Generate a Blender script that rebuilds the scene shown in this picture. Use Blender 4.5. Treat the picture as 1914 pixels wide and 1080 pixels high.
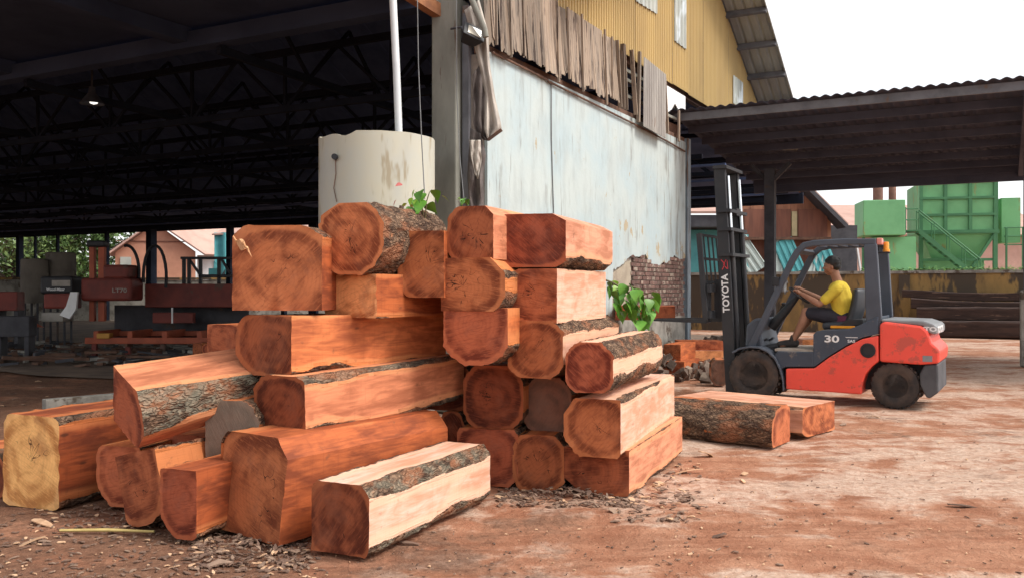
import bpy, math, random
from mathutils import Vector, Matrix, Euler, noise
R = math.radians
random.seed(7)
scene = bpy.context.scene
for o in list(bpy.data.objects):
    bpy.data.objects.remove(o)
COL = scene.collection

# ------------------------------------------------------------------ camera, sky, sun, exposure
CAM_H = 1.52
FPX = 1700.0                      # focal length in pixels of the 1914 px wide photograph
cam_d = bpy.data.cameras.new('camera')
cam_d.sensor_width = 36.0
cam_d.lens = 36.0 * FPX / 1914.0
cam_d.clip_start = 0.05
cam_d.clip_end = 2000
cam = bpy.data.objects.new('camera', cam_d)
cam.location = (0, 0, CAM_H)
cam.rotation_euler = (R(90), 0, 0)
COL.objects.link(cam)
scene.camera = cam

SUN_AZ, SUN_EL = R(109), R(50)    # azimuth clockwise from +Y (the view direction)
world = bpy.data.worlds.new('World')
scene.world = world
world.use_nodes = True
wn = world.node_tree
wn.nodes.clear()
sky = wn.nodes.new('ShaderNodeTexSky')
sky.sky_type = 'NISHITA'
sky.sun_disc = False
sky.sun_elevation = SUN_EL
sky.sun_rotation = SUN_AZ
sky.dust_density = 1.5
sky.air_density = 1.0
hs = wn.nodes.new('ShaderNodeHueSaturation')
hs.inputs['Saturation'].default_value = 0.16
hs.inputs['Value'].default_value = 1.0
bg = wn.nodes.new('ShaderNodeBackground')
bg.inputs['Strength'].default_value = 0.125
wo = wn.nodes.new('ShaderNodeOutputWorld')
wn.links.new(sky.outputs[0], hs.inputs['Color'])
wn.links.new(hs.outputs[0], bg.inputs[0])
wn.links.new(bg.outputs[0], wo.inputs[0])

sun_d = bpy.data.lights.new('sun', 'SUN')
sun_d.energy = 1.5
sun_d.angle = R(22)
sun_d.color = (1.0, 0.95, 0.88)
sun = bpy.data.objects.new('sun', sun_d)
sdir = Vector((math.sin(SUN_AZ) * math.cos(SUN_EL), math.cos(SUN_AZ) * math.cos(SUN_EL), math.sin(SUN_EL)))
sun.rotation_euler = sdir.to_track_quat('Z', 'Y').to_euler()
COL.objects.link(sun)

vs = scene.view_settings
vs.view_transform = 'Standard'
vs.look = 'None'
vs.exposure = 1.12
vs.gamma = 1.0
vs.use_curve_mapping = False
scene.render.engine = 'CYCLES'
scene.cycles.use_denoising = True
scene.cycles.max_bounces = 5
scene.cycles.diffuse_bounces = 3
scene.cycles.glossy_bounces = 2
scene.cycles.transmission_bounces = 2
scene.cycles.use_adaptive_sampling = True
scene.cycles.adaptive_threshold = 0.018
scene.cycles.denoising_input_passes = 'RGB_ALBEDO_NORMAL'
scene.cycles.denoising_prefilter = 'ACCURATE'
scene.cycles.sample_clamp_indirect = 8.0

# ------------------------------------------------------------------ helpers
def at(px, py, D):
    """A point of the place: its bearing as measured on the photograph, at distance D metres."""
    return Vector(((px - 957.0) / FPX * D, D, CAM_H - (py - 540.0) / FPX * D))

def ground_at(px, py):
    D = FPX * CAM_H / (py - 540.0)
    return Vector(((px - 957.0) / FPX * D, D, 0.0))

def tag(o, label=None, cat=None, group=None, kind=None):
    if label: o['label'] = label
    if cat: o['category'] = cat
    if group: o['group'] = group
    if kind: o['kind'] = kind
    return o

def empty(name, loc=(0, 0, 0), rz=0.0, label=None, cat=None, group=None):
    o = bpy.data.objects.new(name, None)
    o.empty_display_size = 0.1
    o.location = loc
    o.rotation_euler = (0, 0, rz)
    COL.objects.link(o)
    return tag(o, label, cat, group)

class MB:
    def __init__(s):
        s.v = []; s.f = []; s.m = []
    def add(s, vs_, fs_, mi=0):
        b = len(s.v)
        s.v.extend([tuple(p) for p in vs_])
        for f in fs_:
            s.f.append(tuple(i + b for i in f)); s.m.append(mi)
        return s
    def box(s, c, size, rot=None, mi=0):
        hx, hy, hz = size[0] / 2, size[1] / 2, size[2] / 2
        pts = [Vector((x, y, z)) for x in (-hx, hx) for y in (-hy, hy) for z in (-hz, hz)]
        if rot is not None:
            m = rot if isinstance(rot, Matrix) else Euler(rot).to_matrix()
            pts = [m @ p for p in pts]
        c = Vector(c)
        return s.add([p + c for p in pts], [(0, 1, 3, 2), (4, 6, 7, 5), (0, 4, 5, 1), (2, 3, 7, 6), (0, 2, 6, 4), (1, 5, 7, 3)], mi)
    def bar(s, p0, p1, w, h, up=(0, 0, 1), mi=0):
        p0, p1, up = Vector(p0), Vector(p1), Vector(up)
        d = (p1 - p0).normalized()
        a = d.cross(up)
        if a.length < 1e-4: a = d.cross(Vector((0, 1, 0)))
        a.normalize()
        b = a.cross(d)
        q = [a * (i * w / 2) + b * (j * h / 2) for i, j in ((-1, -1), (1, -1), (1, 1), (-1, 1))]
        return s.add([p0 + k for k in q] + [p1 + k for k in q], [(3, 2, 1, 0), (4, 5, 6, 7), (0, 1, 5, 4), (1, 2, 6, 5), (2, 3, 7, 6), (3, 0, 4, 7)], mi)
    def tube(s, pts, r, n=8, mi=0, caps=True):
        pts = [Vector(p) for p in pts]
        rs = r if isinstance(r, (list, tuple)) else [r] * len(pts)
        vs_, fs_ = [], []
        ref = None
        for i, p in enumerate(pts):
            d = (pts[min(i + 1, len(pts) - 1)] - pts[max(i - 1, 0)]).normalized()
            if ref is None:
                ref = d.cross(Vector((0, 0, 1)))
                if ref.length < 1e-3: ref = d.cross(Vector((0, 1, 0)))
            a = (ref - d * ref.dot(d)).normalized(); ref = a
            b = d.cross(a)
            for k in range(n):
                t = 2 * math.pi * k / n
                vs_.append(p + (a * math.cos(t) + b * math.sin(t)) * rs[i])
        for i in range(len(pts) - 1):
            for k in range(n):
                fs_.append((i * n + k, i * n + (k + 1) % n, (i + 1) * n + (k + 1) % n, (i + 1) * n + k))
        if caps:
            fs_.append(tuple(range(n - 1, -1, -1)))
            fs_.append(tuple((len(pts) - 1) * n + k for k in range(n)))
        return s.add(vs_, fs_, mi)
    def prism(s, poly, y0, y1, mi=0):
        """polygon in x,z pulled from y0 to y1"""
        n = len(poly)
        ar = sum(poly[i][0] * poly[(i + 1) % n][1] - poly[(i + 1) % n][0] * poly[i][1] for i in range(n))
        if ar < 0: poly = poly[::-1]
        vs_ = [(p[0], y0, p[1]) for p in poly] + [(p[0], y1, p[1]) for p in poly]
        fs_ = [tuple(range(n)), tuple(range(2 * n - 1, n - 1, -1))]
        fs_ += [(i, i + n, (i + 1) % n + n, (i + 1) % n) for i in range(n)]
        return s.add(vs_, fs_, mi)
    def lathe(s, prof, n=24, mi=0, axis='z', o=(0, 0, 0)):
        vs_, fs_ = [], []
        for (r, h) in prof:
            for k in range(n):
                t = 2 * math.pi * k / n
                a, b = r * math.cos(t), r * math.sin(t)
                p = (a, b, h) if axis == 'z' else ((a, h, -b) if axis == 'y' else (h, a, b))
                vs_.append(Vector(p) + Vector(o))
        for i in range(len(prof) - 1):
            for k in range(n):
                fs_.append((i * n + k, i * n + (k + 1) % n, (i + 1) * n + (k + 1) % n, (i + 1) * n + k))
        if prof[0][0] > 1e-6: fs_.append(tuple(range(n - 1, -1, -1)))
        if prof[-1][0] > 1e-6: fs_.append(tuple((len(prof) - 1) * n + k for k in range(n)))
        return s.add(vs_, fs_, mi)
    def grid(s, fn, nu, nv, mi=0):
        vs_ = [fn(i / nu, j / nv) for j in range(nv + 1) for i in range(nu + 1)]
        fs_ = [(j * (nu + 1) + i, j * (nu + 1) + i + 1, (j + 1) * (nu + 1) + i + 1, (j + 1) * (nu + 1) + i) for j in range(nv) for i in range(nu)]
        return s.add(vs_, fs_, mi)
    def mesh(s, name, mats, smooth=None):
        me = bpy.data.meshes.new(name)
        me.from_pydata(s.v, [], s.f)
        mats = mats if isinstance(mats, (list, tuple)) else [mats]
        for m in mats: me.materials.append(m)
        me.polygons.foreach_set('material_index', s.m)
        if smooth is not None:
            me.polygons.foreach_set('use_smooth', [True] * len(s.f))
            me.set_sharp_from_angle(angle=R(smooth))
        me.update()
        return me
    def build(s, name, mats, parent=None, loc=None, rot=None, bevel=None, smooth=None, solid=None):
        o = bpy.data.objects.new(name, s.mesh(name, mats, smooth))
        COL.objects.link(o)
        if parent is not None: o.parent = parent
        if loc is not None: o.location = loc
        if rot is not None: o.rotation_euler = rot
        if solid:
            k = o.modifiers.new('solid', 'SOLIDIFY'); k.thickness = solid; k.offset = 0
        if bevel:
            k = o.modifiers.new('bevel', 'BEVEL'); k.width = bevel; k.segments = 2; k.limit_method = 'ANGLE'; k.angle_limit = R(35)
        return o

def place(mesh, name, parent=None, loc=(0, 0, 0), rot=(0, 0, 0), scale=None):
    o = bpy.data.objects.new(name, mesh)
    o.parent = parent; o.location = loc; o.rotation_euler = rot
    if scale: o.scale = scale
    COL.objects.link(o)
    return o

def text_part(name, body, size, mat, parent, origin, xdir, updir, bold=0.0, squash=1.0):
    cu = bpy.data.curves.new(name, 'FONT')
    cu.body = body; cu.size = size; cu.extrude = 0.0015; cu.offset = bold
    cu.align_x = 'CENTER'; cu.align_y = 'CENTER'
    cu.resolution_u = 3
    tmp = bpy.data.objects.new(name + '_tmp', cu)
    COL.objects.link(tmp)
    dg = bpy.context.evaluated_depsgraph_get()
    me = bpy.data.meshes.new_from_object(tmp.evaluated_get(dg))
    bpy.data.objects.remove(tmp)
    me.materials.clear(); me.materials.append(mat)
    x = Vector(xdir).normalized(); u = Vector(updir).normalized(); nn = x.cross(u)
    m = Matrix((x * squash, u, nn)).transposed().to_4x4()
    m.translation = Vector(origin)
    me.transform(m)
    me.name = name
    return place(me, name, parent)

# ------------------------------------------------------------------ materials
def new_mat(name):
    m = bpy.data.materials.new(name)
    m.use_nodes = True
    nt = m.node_tree
    b = nt.nodes['Principled BSDF']
    return m, nt, b

def N(nt, typ, **kw):
    n = nt.nodes.new(typ)
    for k, v in kw.items():
        if k.startswith('i_'):
            n.inputs[k[2:].replace('_', ' ')].default_value = v
        else:
            setattr(n, k, v)
    return n

def math_n(nt, op, a, b=None, c=None, clamp=False):
    n = nt.nodes.new('ShaderNodeMath'); n.operation = op; n.use_clamp = clamp
    for i, x in enumerate((a, b, c)):
        if x is None: continue
        if isinstance(x, (int, float)): n.inputs[i].default_value = x
        else: nt.links.new(x, n.inputs[i])
    return n.outputs[0]

def mix_n(nt, fac, a, b, mode='MIX'):
    n = nt.nodes.new('ShaderNodeMix'); n.data_type = 'RGBA'; n.blend_type = mode
    for sock, x in ((n.inputs['Factor'], fac), (n.inputs[6], a), (n.inputs[7], b)):
        if isinstance(x, (int, float)): sock.default_value = x
        elif isinstance(x, (tuple, list)): sock.default_value = tuple(x)[:3] + (1,)
        else: nt.links.new(x, sock)
    return n.outputs[2]

def sstep(nt, x, lo, hi):
    n = nt.nodes.new('ShaderNodeMapRange'); n.interpolation_type = 'SMOOTHSTEP'
    nt.links.new(x, n.inputs[0])
    n.inputs[1].default_value = lo; n.inputs[2].default_value = hi
    return n.outputs[0]

def coords(nt, scale=(1, 1, 1), loc=(0, 0, 0), kind='Object', rot=(0, 0, 0), rnd=0.0):
    t = nt.nodes.new('ShaderNodeTexCoord')
    mp = nt.nodes.new('ShaderNodeMapping')
    mp.inputs['Scale'].default_value = scale
    mp.inputs['Location'].default_value = loc
    mp.inputs['Rotation'].default_value = rot
    src = t.outputs[kind]
    if rnd:
        oi = nt.nodes.new('ShaderNodeObjectInfo')
        ad = nt.nodes.new('ShaderNodeVectorMath'); ad.operation = 'ADD'
        sc = math_n(nt, 'MULTIPLY', oi.outputs['Random'], rnd)
        nt.links.new(src, ad.inputs[0]); nt.links.new(sc, ad.inputs[1])
        src = ad.outputs[0]
    nt.links.new(src, mp.inputs[0])
    return mp.outputs[0]

def noise_n(nt, vec, scale=5, detail=5, rough=0.6, dist=0.0):
    n = N(nt, 'ShaderNodeTexNoise')
    n.inputs['Scale'].default_value = scale; n.inputs['Detail'].default_value = detail
    n.inputs['Roughness'].default_value = rough; n.inputs['Distortion'].default_value = dist
    nt.links.new(vec, n.inputs['Vector'])
    return n.outputs['Fac']

def bump_n(nt, b, h, strength=0.3, dist=0.02):
    n = N(nt, 'ShaderNodeBump')
    n.inputs['Strength'].default_value = strength; n.inputs['Distance'].default_value = dist
    nt.links.new(h, n.inputs['Height'])
    nt.links.new(n.outputs[0], b.inputs['Normal'])

def mat(name, c1, c2=None, scale=4.0, rough=0.75, metal=0.0, bump=0.0, stretch=(1, 1, 1), c3=None, t3=0.62, s3=1.2, stretch3=None, lo=0.35, hi=0.7, vary=0.0, spec=0.4, emit=None, coat=0.0, bscale=30):
    m, nt, b = new_mat(name)
    c2 = c2 or tuple(x * 0.75 for x in c1)
    v = coords(nt, stretch, rnd=7.0)
    f = sstep(nt, noise_n(nt, v, scale, 4, 0.62), lo, hi)
    col = mix_n(nt, f, c1, c2)
    if c3:
        v3 = coords(nt, stretch3 or stretch, loc=(3.1, 1.7, 0.4), rnd=5.0)
        f3 = sstep(nt, noise_n(nt, v3, s3, 4, 0.68), t3, t3 + 0.08)
        col = mix_n(nt, f3, col, c3)
    if vary:
        oi = nt.nodes.new('ShaderNodeObjectInfo')
        h = nt.nodes.new('ShaderNodeHueSaturation')
        k = math_n(nt, 'MULTIPLY_ADD', oi.outputs['Random'], 2 * vary, 1 - vary)
        nt.links.new(k, h.inputs['Value']); nt.links.new(col, h.inputs['Color'])
        col = h.outputs[0]
    nt.links.new(col, b.inputs['Base Color'])
    b.inputs['Roughness'].default_value = rough
    b.inputs['Metallic'].default_value = metal
    b.inputs['Specular IOR Level'].default_value = spec
    if coat:
        b.inputs['Coat Weight'].default_value = coat; b.inputs['Coat Roughness'].default_value = 0.15
    if bump:
        bump_n(nt, b, noise_n(nt, coords(nt, stretch), bscale, 2, 0.7), bump, 0.01)
    if emit:
        b.inputs['Emission Color'].default_value = emit[:3] + (1,); b.inputs['Emission Strength'].default_value = emit[3]
    return m

def attr(nt, name, typ='GEOMETRY'):
    a = nt.nodes.new('ShaderNodeAttribute'); a.attribute_type = typ; a.attribute_name = name
    return a.outputs['Fac']

def tri(nt, t, c0, cm, c1):
    lo_f = math_n(nt, 'MULTIPLY', t, 2.0, clamp=True)
    hi_f = math_n(nt, 'MULTIPLY_ADD', t, 2.0, -1.0, clamp=True)
    return mix_n(nt, hi_f, mix_n(nt, lo_f, c0, cm), c1)

# --- timber: a solid wood whose rings run round the pith (the local x axis of every log)
def wood_side(nt):
    tone = attr(nt, 'tone', 'OBJECT')
    rho = attr(nt, 'rho')
    v = coords(nt, (0.9, 7, 7), rnd=9.0)
    streak = noise_n(nt, v, 3.0, 4, 0.65, 0.6)
    fine = noise_n(nt, coords(nt, (0.7, 26, 26), rnd=9.0), 2.0, 4, 0.68, 0.3)
    blot = noise_n(nt, coords(nt, (1.1, 2.2, 2.2), rnd=4.0), 2.2, 3, 0.55, 0.8)
    dark = tri(nt, tone, (0.115, 0.024, 0.010), (0.29, 0.068, 0.022), (0.58, 0.29, 0.175))
    lite = tri(nt, tone, (0.32, 0.066, 0.021), (0.64, 0.180, 0.052), (0.78, 0.50, 0.385))
    f = sstep(nt, math_n(nt, 'ADD', math_n(nt, 'MULTIPLY', streak, 0.6), math_n(nt, 'MULTIPLY', blot, 0.6)), 0.44, 0.74)
    col = mix_n(nt, f, dark, lite)
    # ring lines that show as arcs on the sawn face
    w = noise_n(nt, coords(nt, (0.55, 2.5, 2.5), rnd=6.0), 2.0, 2, 0.5)
    lines = math_n(nt, 'SINE', math_n(nt, 'ADD', math_n(nt, 'MULTIPLY', rho, 34.0), math_n(nt, 'MULTIPLY', w, 46.0)))
    col = mix_n(nt, math_n(nt, 'MULTIPLY', sstep(nt, lines, 0.45, 1.0), 0.30), col, dark)
    col = mix_n(nt, math_n(nt, 'MULTIPLY', sstep(nt, fine, 0.50, 0.70), 0.32), col, dark)
    sap = tri(nt, tone, (0.46, 0.135, 0.046), (0.66, 0.245, 0.085), (0.78, 0.47, 0.32))
    ws = math_n(nt, 'ADD', rho, math_n(nt, 'MULTIPLY', blot, 0.10))
    col = mix_n(nt, math_n(nt, 'MULTIPLY', sstep(nt, ws, 0.93, 0.985), 0.8), col, sap)
    saw = noise_n(nt, coords(nt, (34, 0.8, 2.2), rot=(0, 0.25, 0), rnd=5.0), 1.5, 2, 0.6)
    col = mix_n(nt, math_n(nt, 'MULTIPLY', sstep(nt, saw, 0.54, 0.70), 0.20), col, dark)
    kn_ = N(nt, 'ShaderNodeTexVoronoi', feature='F1'); kn_.inputs['Scale'].default_value = 2.6
    nt.links.new(coords(nt, (0.6, 1.6, 1.6), rnd=8.0), kn_.inputs['Vector'])
    col = mix_n(nt, math_n(nt, 'MULTIPLY', sstep(nt, kn_.outputs['Distance'], 0.075, 0.035), 0.8), col, (0.075, 0.024, 0.012))
    # dirt scuffs
    d = sstep(nt, noise_n(nt, coords(nt, (1, 1.6, 1.6), rnd=3.0), 5.0, 4, 0.75), 0.60, 0.74)
    col = mix_n(nt, math_n(nt, 'MULTIPLY', d, 0.5), col, (0.10, 0.048, 0.026))
    h = fine
    return col, h

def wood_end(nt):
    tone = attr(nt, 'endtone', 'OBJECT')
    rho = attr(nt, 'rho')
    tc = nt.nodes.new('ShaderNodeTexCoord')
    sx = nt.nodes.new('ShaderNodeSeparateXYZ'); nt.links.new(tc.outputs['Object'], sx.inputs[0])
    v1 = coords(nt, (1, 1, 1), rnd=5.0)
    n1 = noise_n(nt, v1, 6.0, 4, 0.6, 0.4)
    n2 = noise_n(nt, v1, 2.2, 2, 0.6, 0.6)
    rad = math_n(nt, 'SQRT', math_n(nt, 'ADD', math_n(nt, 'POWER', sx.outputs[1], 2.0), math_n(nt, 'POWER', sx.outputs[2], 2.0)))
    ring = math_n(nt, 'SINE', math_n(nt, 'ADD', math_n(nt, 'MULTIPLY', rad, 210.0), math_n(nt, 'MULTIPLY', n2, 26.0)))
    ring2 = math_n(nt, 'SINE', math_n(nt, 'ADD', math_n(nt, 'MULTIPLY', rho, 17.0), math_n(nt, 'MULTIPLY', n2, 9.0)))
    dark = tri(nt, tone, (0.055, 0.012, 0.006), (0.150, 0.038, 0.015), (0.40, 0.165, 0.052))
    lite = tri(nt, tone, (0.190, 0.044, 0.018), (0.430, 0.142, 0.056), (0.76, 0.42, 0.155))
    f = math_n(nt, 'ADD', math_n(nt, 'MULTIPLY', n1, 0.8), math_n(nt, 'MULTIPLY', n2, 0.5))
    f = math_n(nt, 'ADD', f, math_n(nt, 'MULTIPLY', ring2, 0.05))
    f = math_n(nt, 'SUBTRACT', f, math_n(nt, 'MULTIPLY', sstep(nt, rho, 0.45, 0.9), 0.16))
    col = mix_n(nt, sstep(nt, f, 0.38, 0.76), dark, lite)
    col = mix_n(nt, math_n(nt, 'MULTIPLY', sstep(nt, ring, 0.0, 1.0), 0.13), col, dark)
    # saw kerf lines, each log at its own angle
    oik = nt.nodes.new('ShaderNodeObjectInfo')
    vr = nt.nodes.new('ShaderNodeVectorRotate'); vr.rotation_type = 'X_AXIS'
    nt.links.new(tc.outputs['Object'], vr.inputs['Vector'])
    nt.links.new(math_n(nt, 'MULTIPLY_ADD', oik.outputs['Random'], 2.2, -1.1), vr.inputs['Angle'])
    km = nt.nodes.new('ShaderNodeMapping'); km.inputs['Scale'].default_value = (1, 4.5, 46); nt.links.new(vr.outputs[0], km.inputs[0])
    kerf = noise_n(nt, km.outputs[0], 1.6, 4, 0.72, 0.35)
    col = mix_n(nt, math_n(nt, 'MULTIPLY', sstep(nt, kerf, 0.50, 0.66), 0.6), col, lite)
    col = mix_n(nt, math_n(nt, 'MULTIPLY', sstep(nt, kerf, 0.48, 0.30), 0.45), col, dark)
    # sapwood rim
    sap = tri(nt, tone, (0.34, 0.095, 0.034), (0.52, 0.19, 0.075), (0.76, 0.44, 0.18))
    ws = math_n(nt, 'ADD', rho, math_n(nt, 'MULTIPLY', math_n(nt, 'SUBTRACT', n2, 0.5), 0.16))
    col = mix_n(nt, math_n(nt, 'MULTIPLY', sstep(nt, ws, 0.84, 0.91), 0.6), col, sap)
    # drying cracks that start at the pith
    ang = math_n(nt, 'ARCTAN2', sx.outputs[1], sx.outputs[2])
    oi = nt.nodes.new('ShaderNodeObjectInfo')
    cv = nt.nodes.new('ShaderNodeCombineXYZ')
    nt.links.new(math_n(nt, 'MULTIPLY', ang, 0.8), cv.inputs[0])
    nt.links.new(math_n(nt, 'MULTIPLY', rad, 2.6), cv.inputs[1])
    nt.links.new(math_n(nt, 'MULTIPLY', oi.outputs['Random'], 40.0), cv.inputs[2])
    cn = noise_n(nt, cv.outputs[0], 1.5, 2, 0.6)
    cr = math_n(nt, 'ABSOLUTE', math_n(nt, 'SUBTRACT', cn, 0.5))
    wd = math_n(nt, 'MULTIPLY_ADD', rad, 0.02, 0.0015)
    crack = math_n(nt, 'LESS_THAN', math_n(nt, 'MULTIPLY', cr, math_n(nt, 'ADD', rad, 0.03)), 0.0009)
    crack = math_n(nt, 'MULTIPLY', crack, sstep(nt, rho, 0.62, 0.35))
    crack = math_n(nt, 'MULTIPLY', crack, sstep(nt, noise_n(nt, v1, 3.5, 2), 0.50, 0.56))
    fr_ = math_n(nt, 'FRACT', math_n(nt, 'MULTIPLY', oi.outputs['Random'], 13.7))
    crack = math_n(nt, 'MULTIPLY', crack, math_n(nt, 'GREATER_THAN', fr_, 0.35))
    col = mix_n(nt, math_n(nt, 'MULTIPLY', crack, 0.9), col, (0.02, 0.008, 0.005))
    h = kerf
    wz = sstep(nt, noise_n(nt, coords(nt, (1, 1, 1), loc=(7, 3, 1), rnd=11.0), 4.5, 4, 0.7), 0.50, 0.66)
    col = mix_n(nt, math_n(nt, 'MULTIPLY', wz, 0.32), col, mix_n(nt, n1, (0.10, 0.032, 0.018), (0.24, 0.10, 0.06)))
    hv = nt.nodes.new('ShaderNodeHueSaturation'); nt.links.new(col, hv.inputs['Color'])
    fr2 = math_n(nt, 'FRACT', math_n(nt, 'MULTIPLY', oi.outputs['Random'], 29.3))
    nt.links.new(math_n(nt, 'MULTIPLY_ADD', fr2, 0.45, 1.0), hv.inputs['Value'])
    nt.links.new(math_n(nt, 'MULTIPLY_ADD', fr_, 0.012, 0.489), hv.inputs['Hue'])
    col = hv.outputs[0]
    gry = attr(nt, 'grey', 'OBJECT')
    col = mix_n(nt, gry, col, mix_n(nt, n1, (0.10, 0.075, 0.055), (0.25, 0.20, 0.155)))
    return col, h

def bark_col(nt):
    moss = attr(nt, 'moss', 'OBJECT')
    v = coords(nt, (1, 2.1, 2.1), rnd=6.0)
    vo = N(nt, 'ShaderNodeTexVoronoi', feature='DISTANCE_TO_EDGE'); vo.inputs['Scale'].default_value = 17
    wv = nt.nodes.new('ShaderNodeVectorMath'); wv.operation = 'ADD'
    nn = N(nt, 'ShaderNodeTexNoise'); nn.inputs['Scale'].default_value = 6; nt.links.new(v, nn.inputs['Vector'])
    nt.links.new(v, wv.inputs[0])
    sc = nt.nodes.new('ShaderNodeVectorMath'); sc.operation = 'SCALE'; sc.inputs['Scale'].default_value = 0.25
    nt.links.new(nn.outputs['Color'], sc.inputs[0]); nt.links.new(sc.outputs[0], wv.inputs[1])
    nt.links.new(wv.outputs[0], vo.inputs['Vector'])
    ed = sstep(nt, vo.outputs['Distance'], 0.0, 0.22)
    n1 = noise_n(nt, v, 9, 4, 0.7)
    n2 = noise_n(nt, v, 3, 2, 0.6)
    col = mix_n(nt, sstep(nt, n1, 0.35, 0.7), (0.070, 0.042, 0.030), (0.30, 0.19, 0.12))
    col = mix_n(nt, math_n(nt, 'MULTIPLY', math_n(nt, 'SUBTRACT', 1.0, ed), 0.55), col, (0.045, 0.026, 0.018))
    col = mix_n(nt, math_n(nt, 'MULTIPLY', sstep(nt, n2, 0.48, 0.60), 0.65), col, (0.33, 0.135, 0.068))
    ms = math_n(nt, 'MULTIPLY', sstep(nt, noise_n(nt, v, 7, 3, 0.7), 0.44, 0.56), moss)
    col = mix_n(nt, ms, col, mix_n(nt, n1, (0.15, 0.16, 0.105), (0.38, 0.375, 0.30)))
    return col, math_n(nt, 'ADD', math_n(nt, 'MULTIPLY', ed, 0.7), n1)

m_end, nt, b = new_mat('wood_end_grain')
c, h = wood_end(nt); nt.links.new(c, b.inputs['Base Color']); b.inputs['Roughness'].default_value = 0.85
b.inputs['Specular IOR Level'].default_value = 0.2
bump_n(nt, b, h, 0.5, 0.006)
m_side, nt, b = new_mat('wood_sawn_side')
c, h = wood_side(nt); nt.links.new(c, b.inputs['Base Color']); b.inputs['Roughness'].default_value = 0.72
b.inputs['Specular IOR Level'].default_value = 0.3
bump_n(nt, b, h, 0.35, 0.006)
m_bark, nt, b = new_mat('wood_bark')
c1, h1 = wood_side(nt); c2, h2 = bark_col(nt)
wf = sstep(nt, math_n(nt, 'ADD', attr(nt, 'wane'), math_n(nt, 'MULTIPLY', math_n(nt, 'SUBTRACT', noise_n(nt, coords(nt, rnd=3), 16, 5), 0.5), 0.012)), 0.003, 0.0055)
nt.links.new(mix_n(nt, wf, c1, c2), b.inputs['Base Color'])
b.inputs['Roughness'].default_value = 0.92
b.inputs['Specular IOR Level'].default_value = 0.15
hm = nt.nodes.new('ShaderNodeMix'); nt.links.new(wf, hm.inputs[0]); nt.links.new(h1, hm.inputs[2]); nt.links.new(h2, hm.inputs[3])
bump_n(nt, b, hm.outputs[0], 0.9, 0.018)

# --- ground
m_ground, nt, b = new_mat('red_dirt')
v = coords(nt, (1, 1, 1))
vs1 = coords(nt, (0.55, 1.25, 1), rot=(0, 0, R(-24)))
n_big = noise_n(nt, vs1, 0.62, 6, 0.66, 0.5)
n_mid = noise_n(nt, v, 2.6, 5, 0.68, 0.3)
n_fine = noise_n(nt, v, 17, 5, 0.72)
n_trk = noise_n(nt, coords(nt, (0.30, 5.0, 1), rot=(0, 0, R(-20))), 1.5, 4, 0.65, 0.3)
soil = mix_n(nt, sstep(nt, n_mid, 0.3, 0.7), (0.30, 0.128, 0.072), (0.45, 0.232, 0.142))
soil = mix_n(nt, math_n(nt, 'MULTIPLY', sstep(nt, n_trk, 0.46, 0.64), 0.42), soil, (0.19, 0.075, 0.040))
pale = mix_n(nt, sstep(nt, n_fine, 0.3, 0.7), (0.50, 0.355, 0.265), (0.64, 0.495, 0.395))
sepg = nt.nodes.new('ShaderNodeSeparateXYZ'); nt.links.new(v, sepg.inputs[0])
# the worn pale crust lies on the trafficked yard (towards +x); around the pile the soil is dark with litter, and the shed's shade is painted into it
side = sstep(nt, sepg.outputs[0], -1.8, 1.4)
pm = math_n(nt, 'ADD', n_big, math_n(nt, 'MULTIPLY', math_n(nt, 'SUBTRACT', n_mid, 0.5), 0.55))
pm = math_n(nt, 'ADD', pm, math_n(nt, 'MULTIPLY', math_n(nt, 'SUBTRACT', side, 1.0), 0.16))
col = mix_n(nt, math_n(nt, 'MULTIPLY', sstep(nt, pm, 0.43, 0.58), math_n(nt, 'MULTIPLY_ADD', sstep(nt, n_fine, 0.3, 0.65), 0.25, 0.52)), soil, pale)
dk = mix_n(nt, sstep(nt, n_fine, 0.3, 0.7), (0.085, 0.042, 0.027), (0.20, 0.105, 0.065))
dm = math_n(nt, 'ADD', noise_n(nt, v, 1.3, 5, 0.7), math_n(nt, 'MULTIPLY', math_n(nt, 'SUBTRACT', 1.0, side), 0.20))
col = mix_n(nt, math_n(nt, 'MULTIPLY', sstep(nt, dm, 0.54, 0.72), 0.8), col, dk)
sp = sstep(nt, noise_n(nt, v, 42, 2, 0.7), 0.62, 0.70)
col = mix_n(nt, math_n(nt, 'MULTIPLY', sp, 0.4), col, (0.10, 0.045, 0.026))
sp2 = sstep(nt, noise_n(nt, coords(nt, loc=(5, 5, 0)), 55, 2, 0.7), 0.66, 0.72)
col = mix_n(nt, math_n(nt, 'MULTIPLY', sp2, 0.5), col, (0.62, 0.40, 0.25))
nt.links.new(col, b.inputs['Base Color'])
b.inputs['Roughness'].default_value = 0.93
b.inputs['Specular IOR Level'].default_value = 0.15
bump_n(nt, b, math_n(nt, 'ADD', math_n(nt, 'MULTIPLY', n_fine, 0.7), math_n(nt, 'ADD', n_mid, math_n(nt, 'MULTIPLY', n_trk, 0.6))), 0.9, 0.045)

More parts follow.
